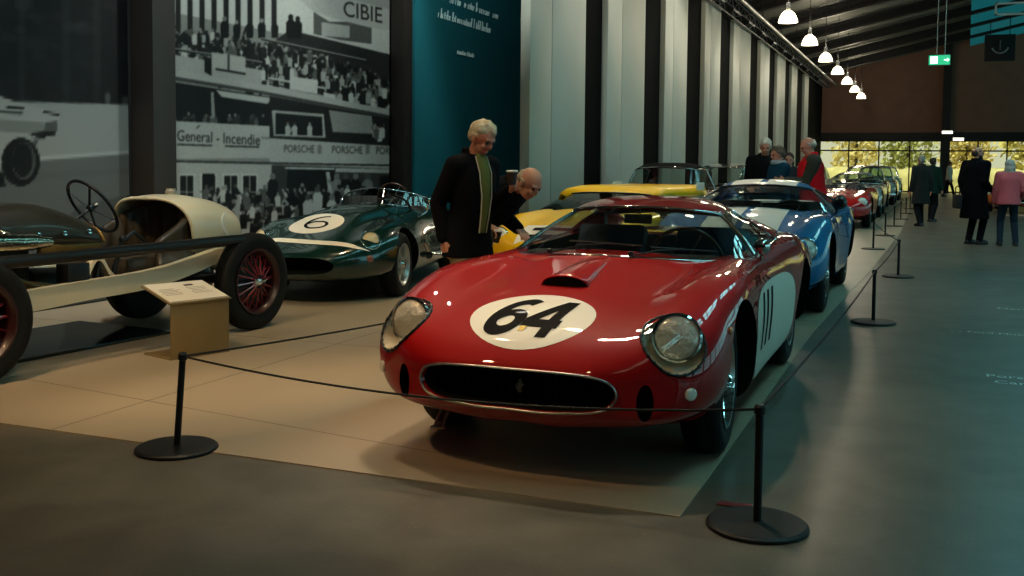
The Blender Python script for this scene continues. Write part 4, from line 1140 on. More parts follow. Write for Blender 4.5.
# --- cream vintage racer on a bare chassis
M_IVORY = mat('ivory_paint', '#cdc3a6', rough=.35, coat=.5, noise=.04, nscale=3)
M_OLIVE = mat('dark_olive_enamel', '#1d1b10', rough=.42, coat=.25, noise=.3, nscale=6)
M_REDSPOKE = mat('dark_red_spokes', '#7c0f1d', rough=.3, coat=.6)
M_BRASS = mat('brass_sheet', '#7d5c2a', rough=.35, metal=.6)
def vintage():
    R_ = .415
    t = thing('vintage_race_car', 'ivory vintage race car with bare chassis, black seat and red wire wheels', 'car', (-6.17, 4.72, .005), -.07)
    for sd in (1, -1):
        for y, r in ((0, R_ * .99), (2.66, R_)):
            add_wheel(t, (sd * .64, y, r), sd, r=r, w=.155, rim=.27, style='artillery', mrim=mat('dark_rim', '#2c0d10', rough=.35, coat=.5), mspoke=M_REDSPOKE, steer=-.05 if y == 0 else 0)
    # frame rails: deep pressed channels that sweep up over the rear axle
    for sd in (1, -1):
        y = [-.55, -.2, .3, 1.0, 1.75, 2.15, 2.45, 2.7, 3.05]; zc = [.52, .49, .475, .50, .535, .60, .655, .62, .50]; hh = [.035, .06, .075, .07, .07, .065, .055, .05, .035]
        C = hermite(np.array([[(a, b, c)] for a, b, c in zip(y, zc, hh)]), 48)[:, 0]
        P = [[(sd * .52, a, c + h), (sd * .445, a, c + h), (sd * .445, a, c + h - .015), (sd * .505, a, c + h - .015), (sd * .505, a, c - h + .015), (sd * .445, a, c - h + .015), (sd * .445, a, c - h), (sd * .52, a, c - h)] for a, c, h in C]
        s = MB(); s.grid(P, cv=True); s.build('frame_rail', M_IVORY, t, angle=25)
        s = MB(); s.lathe([(.055, -.02), (.06, .02), (.03, .035), (0, .035)], 16, place((sd * .53, 2.44, .60), (sd, 0, 0))); s.lathe([(0, -.01), (.018, -.01), (.018, .06), (0, .06)], 10, place((sd * .53, 2.44, .60), (sd, 0, 0))); s.build('rail_end_bracket', M_IVORY, t)
    s = MB()
    for yy in (.35, 1.45, 2.85): s.tube([(-.48, yy, .49), (.48, yy, .49)], .03, 10); 
    s.build('cross_member', M_IVORY, t)
    s = MB(); s.tube([(-.62, 0, .42), (-.3, 0, .36), (.3, 0, .36), (.62, 0, .42)], .035, 10); s.build('front_axle', M_IVORY, t)
    s = MB(); s.tube([(-.62, 2.66, .415), (.62, 2.66, .415)], .045, 12); s.sphere((0, 2.66, .415), (.16, .18, .16), 16); s.build('rear_axle', M_TRIM, t)
    # arched spring cover by the rail
    s = MB(); P = []
    for a in np.linspace(0, 1, 26):
        yy = 1.02 + .44 * a; z = .55 + .185 * math.exp(-((a - .45) / .22) ** 2); P.append([(.34, yy, z), (.42, yy, z + .012), (.42, yy, z - .035), (.34, yy, z - .045)])
    s.grid(P, cv=True); s.build('spring_cover', M_IVORY, t, angle=30)
    s = MB(); s.tube([(.38, 1.2, .47), (.38, 1.24, .68), (.38, 1.30, .47)], .03, 8); s.build('spring_hoop', M_TRIM, t)
    # engine, gearbox, torque tube under the cowl
    s = MB(); s.box((0, .42, .62), (.42, .75, .38), bev=.03); 
    s.build('engine_block', mat('oily_grey_metal', '#38352c', rough=.45, metal=.6), t)
    s = MB(); s.lathe([(.09, 0), (.15, .05), (.14, .35), (.07, .5), (.05, 1.7)], 16, place((0, .85, .50), (0, 1, -.05))); s.build('gearbox', MATS['oily_grey_metal'], t)
    s = MB(); s.tube([(.30, .7, .56), (.34, 1.0, .50), (.30, 1.35, .47)], .03, 8); s.tube([(.36, .55, .62), (.40, .8, .50), (.40, 1.0, .47)], .02, 8); s.build('linkage_rod', mat('worn_brass', '#6d5836', rough=.4, metal=.7), t)
    s = MB(); s.box((.40, 1.0, .57), (.13, .2, .26), bev=.02); s.build('battery_box', M_TRIM, t)
    # bonnet and cowl
    P = []
    for yy, w, zt, zb in ((-.55, .24, .98, .62), (-.2, .27, 1.06, .72), (.25, .31, 1.10, .78), (.62, .345, 1.12, .82), (.85, .36, 1.125, .83), (1.0, .37, 1.10, .83), (1.18, .38, 1.03, .83), (1.30, .385, .97, .83)):
        row = []
        for a in np.linspace(-1, 1, 25):
            x = w * math.sin(a * PI / 2) ; x = w * (abs(a) ** .8) * (1 if a > 0 else -1); z = zb + (zt - zb) * max(0, 1 - abs(a) ** 2.6) ** .6; row.append((x, yy, z))
        P.append(row)
    s = MB(); s.grid(hermite(np.array(P), 40)); solid(s.build('cowl', M_OLIVE, t, angle=0), .012)
    s = MB(); s.tube([(x, 1.30, .83 + .14 * max(0, 1 - abs(x / .385) ** 2.6) ** .6 + .004) for x in np.linspace(-.385, .385, 25)], .012, 8); s.build('cowl_beading', M_BRASS, t)
    s = MB(); s.box((.34, 1.02, .80), (.05, .52, .075), bev=.006); s.build('brass_tray', M_BRASS, t)
    for k in range(3):
        s = MB(); s.lathe([(.016, 0), (.017, .012), (.0, .016)], 14, place((.362, .74 + .22 * k, .91), (1, 0, .25))); s.build('cowl_knob', M_CHROME, t)
    # bright exhaust manifold along the near flank
    s = MB(); s.tube([(.42, -.7, .90), (.45, -.2, .895), (.45, .35, .885), (.44, .62, .875), (.43, .78, .865)], [.06, .065, .065, .06, .035], 16); 
    for k in range(4): s.tube([(.28, -.45 + .28 * k, .93), (.38, -.43 + .28 * k, .945), (.44, -.38 + .28 * k, .90)], .042, 12)
    s.build('exhaust_manifold', mat('polished_nickel', '#d0c7ae', rough=.12, metal=1, bump=.6, bscale=18), t)
    s = MB(); s.tube([(.40, -.7, .775), (.60, -.2, .77), (.66, .6, .775), (.665, 1.6, .78), (.66, 2.52, .785)], .043, 14); s.build('exhaust_pipe', mat('black_exhaust_pipe', '#101010', rough=.4), t, 'long black exhaust pipe')
    # steering column and wheel
    add_steering(t, (-.02, 1.56, 1.075), (.12, .82, .57), .245, M_TRIM, mspoke=M_TRIM, tube_r=.014, spokes=4, rot=.6, column=.55)
    s = MB(); s.tube([(-.02, 1.55, 1.065), (.0, 1.59, 1.095)], .02, 8); s.build('horn_button', M_CHROME, t)
    # bucket seat: pleated black horseshoe
    n = 61; P = []
    for i in range(n):
        a = -.62 * PI + 1.24 * PI * i / (n - 1); pl = .045 * abs(math.sin(a * 8))
        arm = max(0, abs(a) / (.62 * PI)); top = 1.14 - .34 * arm ** 2; cx, cy = 0, 2.06
        row = []
        for k, zz in enumerate(np.linspace(0, 1, 12)):
            r = .385 - .03 * zz - pl * math.sin(PI * min(1, zz * 1.05)) + (.05 * (zz - .5) ** 2)
            row.append((cx + r * math.sin(a) * .98, cy + r * math.cos(a) * (1.15 if abs(a) < PI / 2 else 1.5), .58 + (top - .58) * zz))
        P.append(row)
    m_tuft = mat('tufted_black_leather', '#3d352a', rough=.38, spec=.5)
    s = MB(); s.grid(P); solid(s.build('seat_back', m_tuft, t, angle=0), .05, 1)
    s = MB(); s.box((0, 1.92, .60), (.6, .62, .16), bev=.06); s.build('seat_cushion', m_tuft, t)
    s = MB(); s.box((0, 1.85, .46), (.82, 1.2, .04), bev=.01); s.build('floor_pan', M_TRIM, t)
    # rounded ivory tail behind the seat
    P = []
    for yy, w, zt, zb in ((2.10, .43, 1.125, .60), (2.24, .44, 1.15, .58), (2.48, .435, 1.135, .58), (2.72, .40, 1.08, .60), (2.88, .33, 1.01, .64), (2.97, .23, .94, .69), (3.01, .12, .88, .75), (3.02, .03, .83, .80)):
        row = []
        for a in np.linspace(0, 2 * PI, 49)[:-1]:
            ca, sa = math.cos(a), math.sin(a); z = (zt + zb) / 2 + (zt - zb) / 2 * (abs(sa) ** .8) * (1 if sa > 0 else -1); row.append((w * (abs(ca) ** .62) * (1 if ca > 0 else -1), yy + (.16 * (1 - sa) * .5 if yy < 2.15 else 0), z))
        P.append(row)
    s = MB(); G = hermite(np.array(P), 40); s.grid(G, cv=True); solid(s.build('tail', M_IVORY, t, angle=0), .015)
    tube_obj('tail_beading', [Vector(p) for p in G[0]], .016, M_IVORY, t, closed=True)
    s = MB(); s.lathe([(.05, 0), (.05, .04), (.035, .055), (0, .06)], 16, Matrix.Translation((0.02, 2.36, 1.14))); s.box((0.02, 2.36, 1.195), (.09, .02, .02)); s.build('filler_cap', mat('aged_cap', '#a79a86', rough=.4, metal=.5), t)
    s = MB(); s.lathe([(0, .002), (.09, .002), (.10, 0), (.10, -.02)], 24, place((.405, 2.62, .90), (1, .3, .15))); s.build('tail_badge', mat('pale_badge', '#d9d6cc', rough=.5), t, 'pale round mark on the tail')
    s = MB(); s.tube([(.30, 1.45, .55), (.32, 1.52, .80), (.31, 1.66, .88), (.30, 1.78, .80)], .018, 8); s.sphere((.32, 1.54, .83), .03, 10); s.build('brake_lever', M_TRIM, t)
vintage()
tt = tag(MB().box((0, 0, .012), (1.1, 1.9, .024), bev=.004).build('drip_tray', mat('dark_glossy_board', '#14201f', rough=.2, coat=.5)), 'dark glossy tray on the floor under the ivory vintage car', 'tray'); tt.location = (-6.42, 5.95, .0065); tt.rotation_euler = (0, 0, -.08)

# --- background row
SALOON_NET = [
 [(0,-.78,.76),(.10,-.78,.758),(.18,-.78,.74),(.23,-.78,.70),(.24,-.78,.60),(.235,-.78,.50),(.2,-.78,.44),(.12,-.78,.42),(0,-.78,.42)],
 [(0,-.76,.83),(.12,-.76,.825),(.26,-.75,.80),(.45,-.73,.76),(.58,-.70,.62),(.58,-.70,.48),(.45,-.72,.38),(.25,-.75,.35),(0,-.76,.34)],
 [(0,-.60,.92),(.14,-.60,.91),(.32,-.58,.86),(.55,-.56,.83),(.72,-.53,.70),(.74,-.52,.50),(.66,-.54,.35),(.4,-.58,.30),(0,-.60,.29)],
 [(0,-.2,.99),(.16,-.2,.98),(.38,-.2,.92),(.60,-.2,.90),(.78,-.2,.79),(.82,-.2,.55),(.80,-.2,.36),(.7,-.2,.27),(0,-.2,.25)],
 [(0,.5,1.03),(.2,.5,1.02),(.45,.5,.98),(.64,.5,.95),(.80,.5,.86),(.84,.5,.58),(.83,.5,.36),(.74,.5,.26),(0,.5,.24)],
 [(0,1.2,1.05),(.25,1.2,1.04),(.5,1.2,1.0),(.67,1.2,.97),(.81,1.2,.88),(.85,1.2,.6),(.84,1.2,.36),(.75,1.2,.26),(0,1.2,.24)],
 [(0,2.2,1.05),(.25,2.2,1.04),(.5,2.2,1.0),(.67,2.2,.97),(.81,2.2,.88),(.85,2.2,.6),(.84,2.2,.36),(.75,2.2,.26),(0,2.2,.24)],
 [(0,3.0,.98),(.25,3.0,.97),(.48,3.0,.94),(.63,3.0,.91),(.76,3.0,.82),(.80,3.0,.6),(.79,3.0,.4),(.7,3.0,.3),(0,3.0,.28)],
 [(0,3.5,.82),(.22,3.5,.81),(.42,3.5,.79),(.55,3.5,.77),(.66,3.5,.7),(.70,3.5,.58),(.69,3.5,.46),(.6,3.5,.38),(0,3.5,.36)],
]
SALOON_CAN = dict(
 W0=[(0,.62,1.03),(.25,.64,1.02),(.44,.70,.995),(.56,.80,.98),(.63,.92,.97)],
 Wm=[(0,.80,1.22),(.24,.82,1.215),(.41,.87,1.20),(.52,.95,1.19),(.58,1.04,1.18)],
 W1=[(0,.98,1.40),(.22,.99,1.395),(.38,1.02,1.385),(.47,1.08,1.375),(.52,1.15,1.36)],
 roof=[[(0,1.4,1.47),(.22,1.4,1.465),(.38,1.4,1.45),(.48,1.4,1.425),(.53,1.4,1.385)],[(0,1.9,1.47),(.22,1.9,1.465),(.38,1.9,1.45),(.48,1.9,1.425),(.53,1.9,1.385)],[(0,2.25,1.42),(.22,2.25,1.415),(.37,2.25,1.40),(.46,2.25,1.38),(.51,2.25,1.34)]],
 rear=[[(0,2.5,1.22),(.22,2.5,1.215),(.38,2.5,1.2),(.48,2.5,1.19),(.54,2.5,1.18)],[(0,2.65,1.02),(.22,2.65,1.02),(.4,2.65,1.0),(.52,2.65,.98),(.6,2.65,.97)]],
 side=([(.66,.96,.975),(.665,1.5,.98),(.66,2.3,.98)],[(.535,1.18,1.355),(.545,1.5,1.375),(.52,2.15,1.35)]),
 sail=([(.66,2.3,.98),(.64,2.5,.98),(.60,2.66,.97)],[(.52,2.15,1.35),(.51,2.27,1.33),(.55,2.5,1.17)]),
 pillar=[(.65,.93,.965),(.60,1.05,1.17),(.53,1.17,1.355)],
)
def bumper(root, y=-.92, z=.42, w=.78, m=None):
    s = MB(); s.tube([(-w, y + .22, z), (-w * .8, y + .05, z), (0, y, z), (w * .8, y + .05, z), (w, y + .22, z)], .05, 10)
    for x in (-.3, .3): s.tube([(x, y - .04, z - .1), (x, y - .06, z + .02), (x, y - .03, z + .14)], .03, 8)
    s.build('bumper', M_CHROME, root)
def saloon(label, loc, paint, roofmat=None, rot=0, S=1.0, group=None):
    root, bvh = make_car(label, loc, rot, S, paint, SALOON_NET, SALOON_CAN, wb=2.6, wheel_r=.34, style='disc', detail=0, lamps=False, cockpit=((.55, .85), (.6, 1.2), (.6, 2.2), (.5, 2.4)), group=group, name='classic_car', track=.66, roofmat=roofmat, arch=.40)
    bumper(root)
    s = MB()
    for i in range(7): x = -.18 + .06 * i; s.box((x, -.755, .59), (.012, .03, .30))
    s.build('grille_bars', M_CHROME, root)
    for sd in (1, -1):
        M = place((sd * .56, -.70, .70), (sd * .1, -1, .05)); s = MB(); s.lathe([(.09, -.12), (.105, 0), (.10, .025), (.085, .02)], 20, M); r = s.build('headlight_ring', M_CHROME, root)
        s = MB(); s.lathe([(.088, .018), (.05, .04), (0, .048)], 20, M); s.build('headlight_lens', M_LENS, r)
    return root
def background_cars():
    low = morph(RED_NET, 1.0, lambda y, z: z)
    m_sred = mat('bright_red_paint', '#c01414', rough=.25, coat=1)
    root, bvh = make_car('bright red open sports car with a low nose, beyond the blue coupe', (-2.0, 25.7), 0, 1.02, m_sred, low, None, seats=M_LEATHER, trim=M_TRIM, style='alloy', detail=0)
    s = MB()
    for k in range(6): s.box((.0, -.83 + .002, .37 + .02 * k), (.9, .04, .006))
    s.build('grille_slats', M_TRIM, root)
    m_sil = mat('silver_white_paint', '#b9c0bd', rough=.25, coat=1, metal=.3)
    make_car('pale silver coupe in the row beyond the bright red car', (-2.0, 31.0), 0, 1.06, m_sil, RED_NET, morph_can(RED_CAN, 1.05, lambda y, z: z + .05), seats=M_LEATHER, style='alloy', detail=0)
    saloon('dark navy classic car with chrome trim, beyond the silver coupe', (-2.0, 36.2), mat('navy_paint', '#0f1c2b', rough=.25, coat=1))
    saloon('pale grey-green classic car with a tall chrome grille, beyond the navy one', (-1.85, 41.2), mat('pale_grey_green_paint', '#8fa09a', rough=.25, coat=1))
    saloon('pale teal classic saloon, farthest in the right-hand row', (-1.8, 47.0), mat('pale_teal_paint', '#5d9a96', rough=.3, coat=1), mat('white_roof_paint', '#d5d8cf', rough=.35, coat=.5))
    root = saloon('dark red roadster with a black soft top by the curtain wall', (-4.25, 16.6), mat('dark_red_paint', '#7a0c16', rough=.25, coat=1), mat('black_soft_top', '#0a0a09', rough=.9, spec=.1), S=1.0)
    M = place((.70, .55, 1.06), (.1, -1, .1)); s = MB(); s.lathe([(0, .16), (.05, .13), (.085, .04), (.09, -.03), (0, -.04)], 18, M); s.tube([(.70, .55, 1.0), (.70, .58, .90)], .012, 8); s.build('wing_mirror', M_CHROME, root)
    saloon('black classic car parked along the curtain wall, third in the left row', (-4.3, 22.5), mat('black_paint', '#0b0d0e', rough=.2, coat=1))
    saloon('olive grey classic car parked along the curtain wall, behind the black one', (-4.3, 28.5), mat('olive_grey_paint', '#3c4238', rough=.3, coat=1))
    saloon('ivory classic saloon far along the curtain wall, last of the left row', (-4.2, 40.0), mat('ivory_car_paint', '#d8d0b4', rough=.3, coat=1))
    root, bvh = make_car('orange sports car with black and white top, right side of the hall', (2.65, 37.0), -.15, 1.05, mat('orange_paint', '#e2701a', rough=.3, coat=1), RED_NET, RED_CAN, seats=M_LEATHER, trim=M_TRIM, style='alloy', detail=0, roofmat=M_WHITE)
    decal('bonnet_band', bvh, stripe(-.5, .5, -.3, .5, 12), (0, 0, 2), (1, 0, 0), (0, 1, 0), M_WHITE, root, .004, 'white bonnet panel')
background_cars()
# ------------------------------------------------------------------ visitors
def capsule(P, a, b, ra, rb, n=14):
    a, b = Vector(a), Vector(b); d = b - a; L = d.length
    if L < 1e-5: P.sphere(a, ra, n); return
    prof = []; k = 5
    for i in range(k + 1):
        t = -PI / 2 + PI / 2 * i / k; prof.append((max(1e-4, ra * math.cos(t)), ra * math.sin(t)))
    for i in range(k + 1):
        t = PI / 2 * i / k; prof.append((max(1e-4, rb * math.cos(t)), L + rb * math.sin(t)))
    P.lathe(prof, n, Matrix.Translation(a) @ rot_to(d), cap=True)

def loft(P, secs, xaxis=(1, 0, 0), n=28, pw=.85):
    """secs: (centre, rx, ry, fwd) ellipses swept along a spine"""
    rows = []; C = [Vector(s[0]) for s in secs]
    for i, s in enumerate(secs):
        a = C[max(0, i - 1)]; b = C[min(len(C) - 1, i + 1)]; t = (b - a).normalized(); X = Vector(xaxis); X = (X - t * X.dot(t)).normalized(); Y = t.cross(X)
        rows.append([C[i] + X * (s[1] * math.copysign(abs(math.cos(u)) ** pw, math.cos(u))) + Y * (s[2] * math.copysign(abs(math.sin(u)) ** pw, math.sin(u))) for u in np.linspace(0, 2 * PI, n + 1)[:-1]])
    G = hermite(np.array([[tuple(p) for p in r] for r in rows]), len(secs) * 5)
    P.grid(G, cv=True)
    o = len(P.v) - len(G) * n
    P.f.append(tuple(o + k for k in range(n))); P.m.append(0); P.sm.append(True)
    P.f.append(tuple(o + (len(G) - 1) * n + k for k in range(n))); P.m.append(0); P.sm.append(True)

def remeshed(name, P, m, parent, voxel=.01, it=4, label=None):
    me = P.mesh('t', m, angle=0, merge=0)
    o = bpy.data.objects.new('t', me); COL.objects.link(o)
    r = o.modifiers.new('r', 'REMESH'); r.mode = 'VOXEL'; r.voxel_size = voxel; r.use_smooth_shade = True
    s = o.modifiers.new('s', 'SMOOTH'); s.factor = .5; s.iterations = it
    bpy.context.view_layer.update(); dg = bpy.context.evaluated_depsgraph_get()
    r = bpy.data.meshes.new_from_object(o.evaluated_get(dg)); bpy.data.objects.remove(o)
    r.materials.clear(); r.materials.append(m)
    r.polygons.foreach_set('material_index', [0] * len(r.polygons))
    return link(name, r, parent, label)

def hand(P, w, d, n, t, curl, k=1.0):
    w, d, n, t = Vector(w), Vector(d).normalized(), Vector(n), Vector(t)
    n = (n - d * n.dot(d)).normalized(); t = d.cross(n) * (1 if d.cross(n).dot(t) > 0 else -1)
    for i in range(4):
        kn = w + (d * .088 + t * (.031 - .021 * i)) * k - d * (.006 * abs(i - 1)) * k
        capsule(P, w + d * .012 + t * (.018 - .012 * i) * k, kn, .0155 * k, .0125 * k, 8)
        L = (.074, .084, .078, .060)[i] * k; ang = 0; p = kn
        for f, da, r in ((.46, .5, .0095), (.31, .75, .0088), (.23, .55, .008)):
            ang += da * curl * (1 + .06 * i); q = p + (d * math.cos(ang) + n * math.sin(ang)) * L * f
            capsule(P, p, q, r * k, (r - .0006) * k, 8); p = q
    b = w + (d * .028 + t * .026) * k; c = b + (t * .62 + d * .62 + n * .35 * (curl + .3)).normalized() * .042 * k; e = c + (d * .8 + n * (.25 + .5 * curl) - t * .1 * curl).normalized() * .032 * k
    capsule(P, b, c, .0135 * k, .011 * k, 8); capsule(P, c, e, .0105 * k, .0085 * k, 8)

def ik(a, c, l1, l2, hint):
    a, c, hint = Vector(a), Vector(c), Vector(hint); d = c - a; L = min(d.length, (l1 + l2) * .995); d.normalize(); c = a + d * L
    x = (l1 * l1 - l2 * l2 + L * L) / (2 * L); h = math.sqrt(max(0, l1 * l1 - x * x)); n = (hint - d * hint.dot(d)).normalized()
    return a + d * x + n * h, c

SKIN = ['#b9806a', '#c08f78', '#a8745c']
def person(label, loc, rotz, H=1.75, bend=0., look=(0, 1, 0), lh=None, rh=None, stance=((-.11, .0), (.11, .0)), top=('jacket', '#14161a', .80), shirt=None, legs='#20242a', shoes='#121212', hair=('#b8b4a8', 'short'), skin=0, voxel=.012, sleeve=None, vest=None, skirt=None, lcurl=.5, rcurl=.5, width=1.0, group='visitors in the hall', scarf=None, head_fwd=0., lean=0, beard=None, thick=0):
    k = H / 1.75
    t = thing('person', label, 'person', (*loc, .005), rotz, group, k)
    msk = mat('skin_%d' % skin, SKIN[skin], rough=.5, noise=.06, nscale=14)
    hipc = Vector((0, 0, .93)); R = Matrix.Rotation(-bend, 3, 'X') @ Matrix.Rotation(lean, 3, 'Y')
    up = lambda x, y, z: hipc + R @ Vector((x, y, z - .93))
    # joints
    sh = {s: up(.185 * s * width, -.005, 1.42) for s in (1, -1)}; nk = up(0, .0, 1.50)
    F = Vector(look).normalized(); hc = nk + (R @ Vector((0, .03 + head_fwd, .115))); X = F.cross(Vector((0, 0, 1))).normalized(); U = X.cross(F)
    ft = {1: Vector((stance[1][0], stance[1][1], 0)), -1: Vector((stance[0][0], stance[0][1], 0))}
    B = MB()
    secs = [((0, -.01, .86), .15, .105), ((0, -.01, .93), .165, .12), (up(0, 0, 1.06), .145 * width, .105), (up(0, .012, 1.22), .158 * width, .115), (up(0, .0, 1.36), .165 * width, .105), (up(0, -.01, 1.44), .12, .075), (nk, .06, .06)]
    loft(B, secs)
    capsule(B, up(0, -.01, 1.44), hc - U * .03, .058, .054)
    # head: skull, jaw, nose, ears, brow, lips
    def E(c, r):
        Mx = Matrix((X, F, U)).transposed(); s = MB(); s.sphere((0, 0, 0), r, 20); B.add([Mx @ Vector(v) + hc + Mx @ Vector(c) for v in s.v], s.f)
    E((0, -.005, .03), (.074, .094, .088)); E((0, .022, -.045), (.056, .066, .072)); E((0, .045, -.085), (.034, .034, .03))
    E((0, .098, -.012), (.013, .019, .022)); E((0, .09, .012), (.009, .012, .03)); E((0, .085, -.055), (.024, .012, .007)); E((0, .082, -.066), (.02, .012, .008))
    E((0, .077, .035), (.055, .018, .012))
    for s in (1, -1): E((.077 * s, -.005, -.008), (.010, .019, .031)); E((.03 * s, .072, -.02), (.02, .018, .022))
    arm = {}
    for s, tgt in ((1, rh), (-1, lh)):
        if tgt is None: tgt = (s * .25, .06, .86)
        tgt = Vector(tgt)
        el, wr = ik(sh[s], tgt, .30, .26, Vector((s * .22, -1, -.25)))
        capsule(B, up(.1 * s, 0, 1.42), sh[s], .06, .055); capsule(B, sh[s], el, .052, .042); capsule(B, el, wr, .041, .027)
        d = (wr - el).normalized(); n = Vector((-s, .15, .0)) if abs(d.z) > .6 else Vector((-s * .8, 0, .5) if tgt.z > 1 else (0, 0, -1))
        tside = Vector((0, 1, .3)) if abs(d.z) > .6 else Vector((0, .2, 1))
        hand(B, wr, d, n, tside, rcurl if s == 1 else lcurl); arm[s] = (el, wr, d, n)
    leg = {}
    for s in (1, -1):
        hp = Vector((.085 * s, -.01, .90)); an = ft[s] + Vector((0, -.03, .085)); kn, an = ik(hp, an, .43, .42, Vector((.1 * s, 1, 0)))
        capsule(B, hp, kn, .082, .056); capsule(B, kn, an, .054, .037); capsule(B, an - Vector((0, .02, .045)), an + Vector((0, .15, -.055)), .036, .028); leg[s] = (hp, kn, an)
    body = remeshed('body', B, msk, t, voxel * .75, 3)
    # eyes and mouth
    s = MB()
    def eye(sx):
        Mx = Matrix((X, F, U)).transposed(); q = MB(); q.sphere(hc + Mx @ Vector((.03 * sx, .083, .012)), .011, 10); return q
    for sx in (1, -1): eye(sx).build('eye', mat('dark_eye', '#2a2320', rough=.2), t)
    # hair
    hcol, style = hair
    if style != 'bald':
        P = MB(); Mx = Matrix((X, F, U)).transposed()
        def HE(c, r): q = MB(); q.sphere((0, 0, 0), r, 20); P.add([Mx @ Vector(v) + hc + Mx @ Vector(c) for v in q.v], q.f)
        rh_ = random.Random(len(label) + 3)
        def tufts(n, lo, hi, r0, r1):
            for _ in range(n):
                th = rh_.uniform(0, 2 * PI); zz = rh_.uniform(lo, hi); q = math.sqrt(max(0, 1 - zz * zz)); d = Vector((q * math.cos(th), q * math.sin(th), zz))
                if d.y > .35 and d.z < .45: continue
                HE((d.x * .076, d.y * .092 - .012, d.z * .088 + .036), (rh_.uniform(r0, r1),) * 3)
        if style == 'short': HE((0, -.016, .050), (.078, .091, .077)); HE((0, -.050, .0), (.076, .060, .072)); tufts(110, -.35, 1, .010, .021)
        elif style == 'fringe': HE((0, -.055, .005), (.080, .060, .053)); tufts(60, -.45, .25, .008, .014)
        elif style == 'long': HE((0, -.018, .05), (.086, .095, .083)); HE((0, -.06, -.04), (.088, .068, .12)); HE((0, -.06, -.13), (.075, .05, .07))
        elif style == 'hood': HE((0, -.02, .04), (.098, .108, .1)); HE((0, -.05, -.06), (.105, .09, .1)); HE((0, -.03, -.14), (.13, .1, .06))
        remeshed('hair' if style != 'hood' else 'hood', P, mat('hair_' + hcol[1:], hcol, rough=.75, bump=.6, bscale=120), t, .009, 2)
    if beard:
        P = MB(); Mx = Matrix((X, F, U)).transposed()
        for c, r in (((0, .05, -.085), (.05, .045, .045)), ((.045, .02, -.06), (.022, .04, .045)), ((-.045, .02, -.06), (.022, .04, .045))): q = MB(); q.sphere((0, 0, 0), r, 16); P.add([Mx @ Vector(v) + hc + Mx @ Vector(c) for v in q.v], q.f)
        remeshed('beard', P, mat('hair_' + beard[1:], beard, rough=.8), t, .009, 2)
    # upper garment
    nm, col, hem = top
    mt = mat('cloth_' + col[1:], col, rough=.9, spec=.12, bump=.35, bscale=14)
    P = MB(); g = .022 + thick
    low = [((0, -.01, hem), .185 + g + max(0, .85 - hem) * .12, .135 + g)] + ([((0, -.01, .84), .18 + g, .13 + g)] if hem < .78 else [])
    sc = low + [((0, -.01, .95), .168 + g, .125 + g), (up(0, .0, 1.08), .155 * width + g, .118 + g), (up(0, .012, 1.24), .168 * width + g, .122 + g), (up(0, 0, 1.38), .17 * width + g, .108 + g), (up(0, -.012, 1.455), .125 + g * .7, .08 + g * .6), (up(0, -.008, 1.505), .078, .078)]
    loft(P, sc)
    if not vest or True:
        Q = P if not sleeve else MB()
        for s in (1, -1):
            el, wr, d, n = arm[s]; capsule(Q, up(.1 * s, 0, 1.42), sh[s], .075 + g * .5, .066 + g * .5); capsule(Q, sh[s], el, .066 + g * .6, .055 + g * .5); capsule(Q, el, wr - d * .015, .055 + g * .5, .042 + g * .3)
        if sleeve: remeshed('sleeves', Q, mat('cloth_' + sleeve[1:], sleeve, rough=.85, bump=.3, bscale=14), t, voxel, 3)
    # collar
    for a in np.linspace(0, 2 * PI, 15)[:-1]:
        c = up(.07 * math.cos(a), -.005 + .07 * math.sin(a), 1.505 + (.02 if math.sin(a) < .3 else -.02)); P.sphere(c, .022, 8)
    remeshed(nm, P, mt, t, voxel, 4)
    if shirt:
        P = MB(); g2 = .022 + thick; loft(P, [(up(0, .10 + g2, .96), .028, .030), (up(0, .112 + g2, 1.08), .034, .030), (up(0, .120 + g2, 1.22), .042, .030), (up(0, .095 + g2, 1.38), .05, .03), (up(0, .04, 1.50), .05, .04)]); remeshed('shirt', P, mat('cloth_' + shirt[1:], shirt, rough=.8), t, .008, 2)
        s = MB()
        for sx in (1, -1): s.tube([up(sx * .034, .122 + g2, .96), up(sx * .04, .134 + g2, 1.08), up(sx * .048, .14 + g2, 1.22), up(sx * .058, .114 + g2, 1.38), up(sx * .055, .07, 1.49)], .0045, 6)
        s.build('zip', mat('pale_zip', '#b9b69c', rough=.5), t)
    if scarf:
        P = MB()
        for a in np.linspace(0, 2 * PI, 17)[:-1]: P.sphere(up(.085 * math.cos(a), .01 + .08 * math.sin(a), 1.50), .04, 8)
        remeshed('scarf', P, mat('cloth_' + scarf[1:], scarf, rough=.9), t, .012, 2)
    # trousers, shoes
    P = MB(); loft(P, [((0, -.01, .80), .165, .12), ((0, -.01, .88), .178, .13), ((0, -.01, .97), .172, .128), ((0, -.008, 1.04), .155, .112)])
    for s in (1, -1):
        hp, kn, an = leg[s]; capsule(P, hp, kn, .096, .072); capsule(P, kn, an + Vector((0, 0, -.01)), .072, .058)
    remeshed('trousers', P, mat('cloth_' + legs[1:], legs, rough=.9, spec=.12, bump=.25, bscale=14), t, voxel, 4)
    for s in (1, -1):
        an = leg[s][2]; P = MB(); capsule(P, an + Vector((0, -.03, -.045)), an + Vector((0, .08, -.04)), .045, .046); capsule(P, an + Vector((0, .08, -.042)), an + Vector((.012 * s, .165, -.05)), .046, .034); P.box(an + Vector((0, .06, -.075)), (.085, .27, .02))
        remeshed('shoe', P, mat('leather_' + shoes[1:], shoes, rough=.5), t, .01, 3)
    return t, arm, up

def to_world(t, p):
    return Matrix.Translation(t.location) @ Matrix.Rotation(t.rotation_euler[2], 4, 'Z') @ Matrix.Scale(t.scale[0], 4) @ Vector(p)

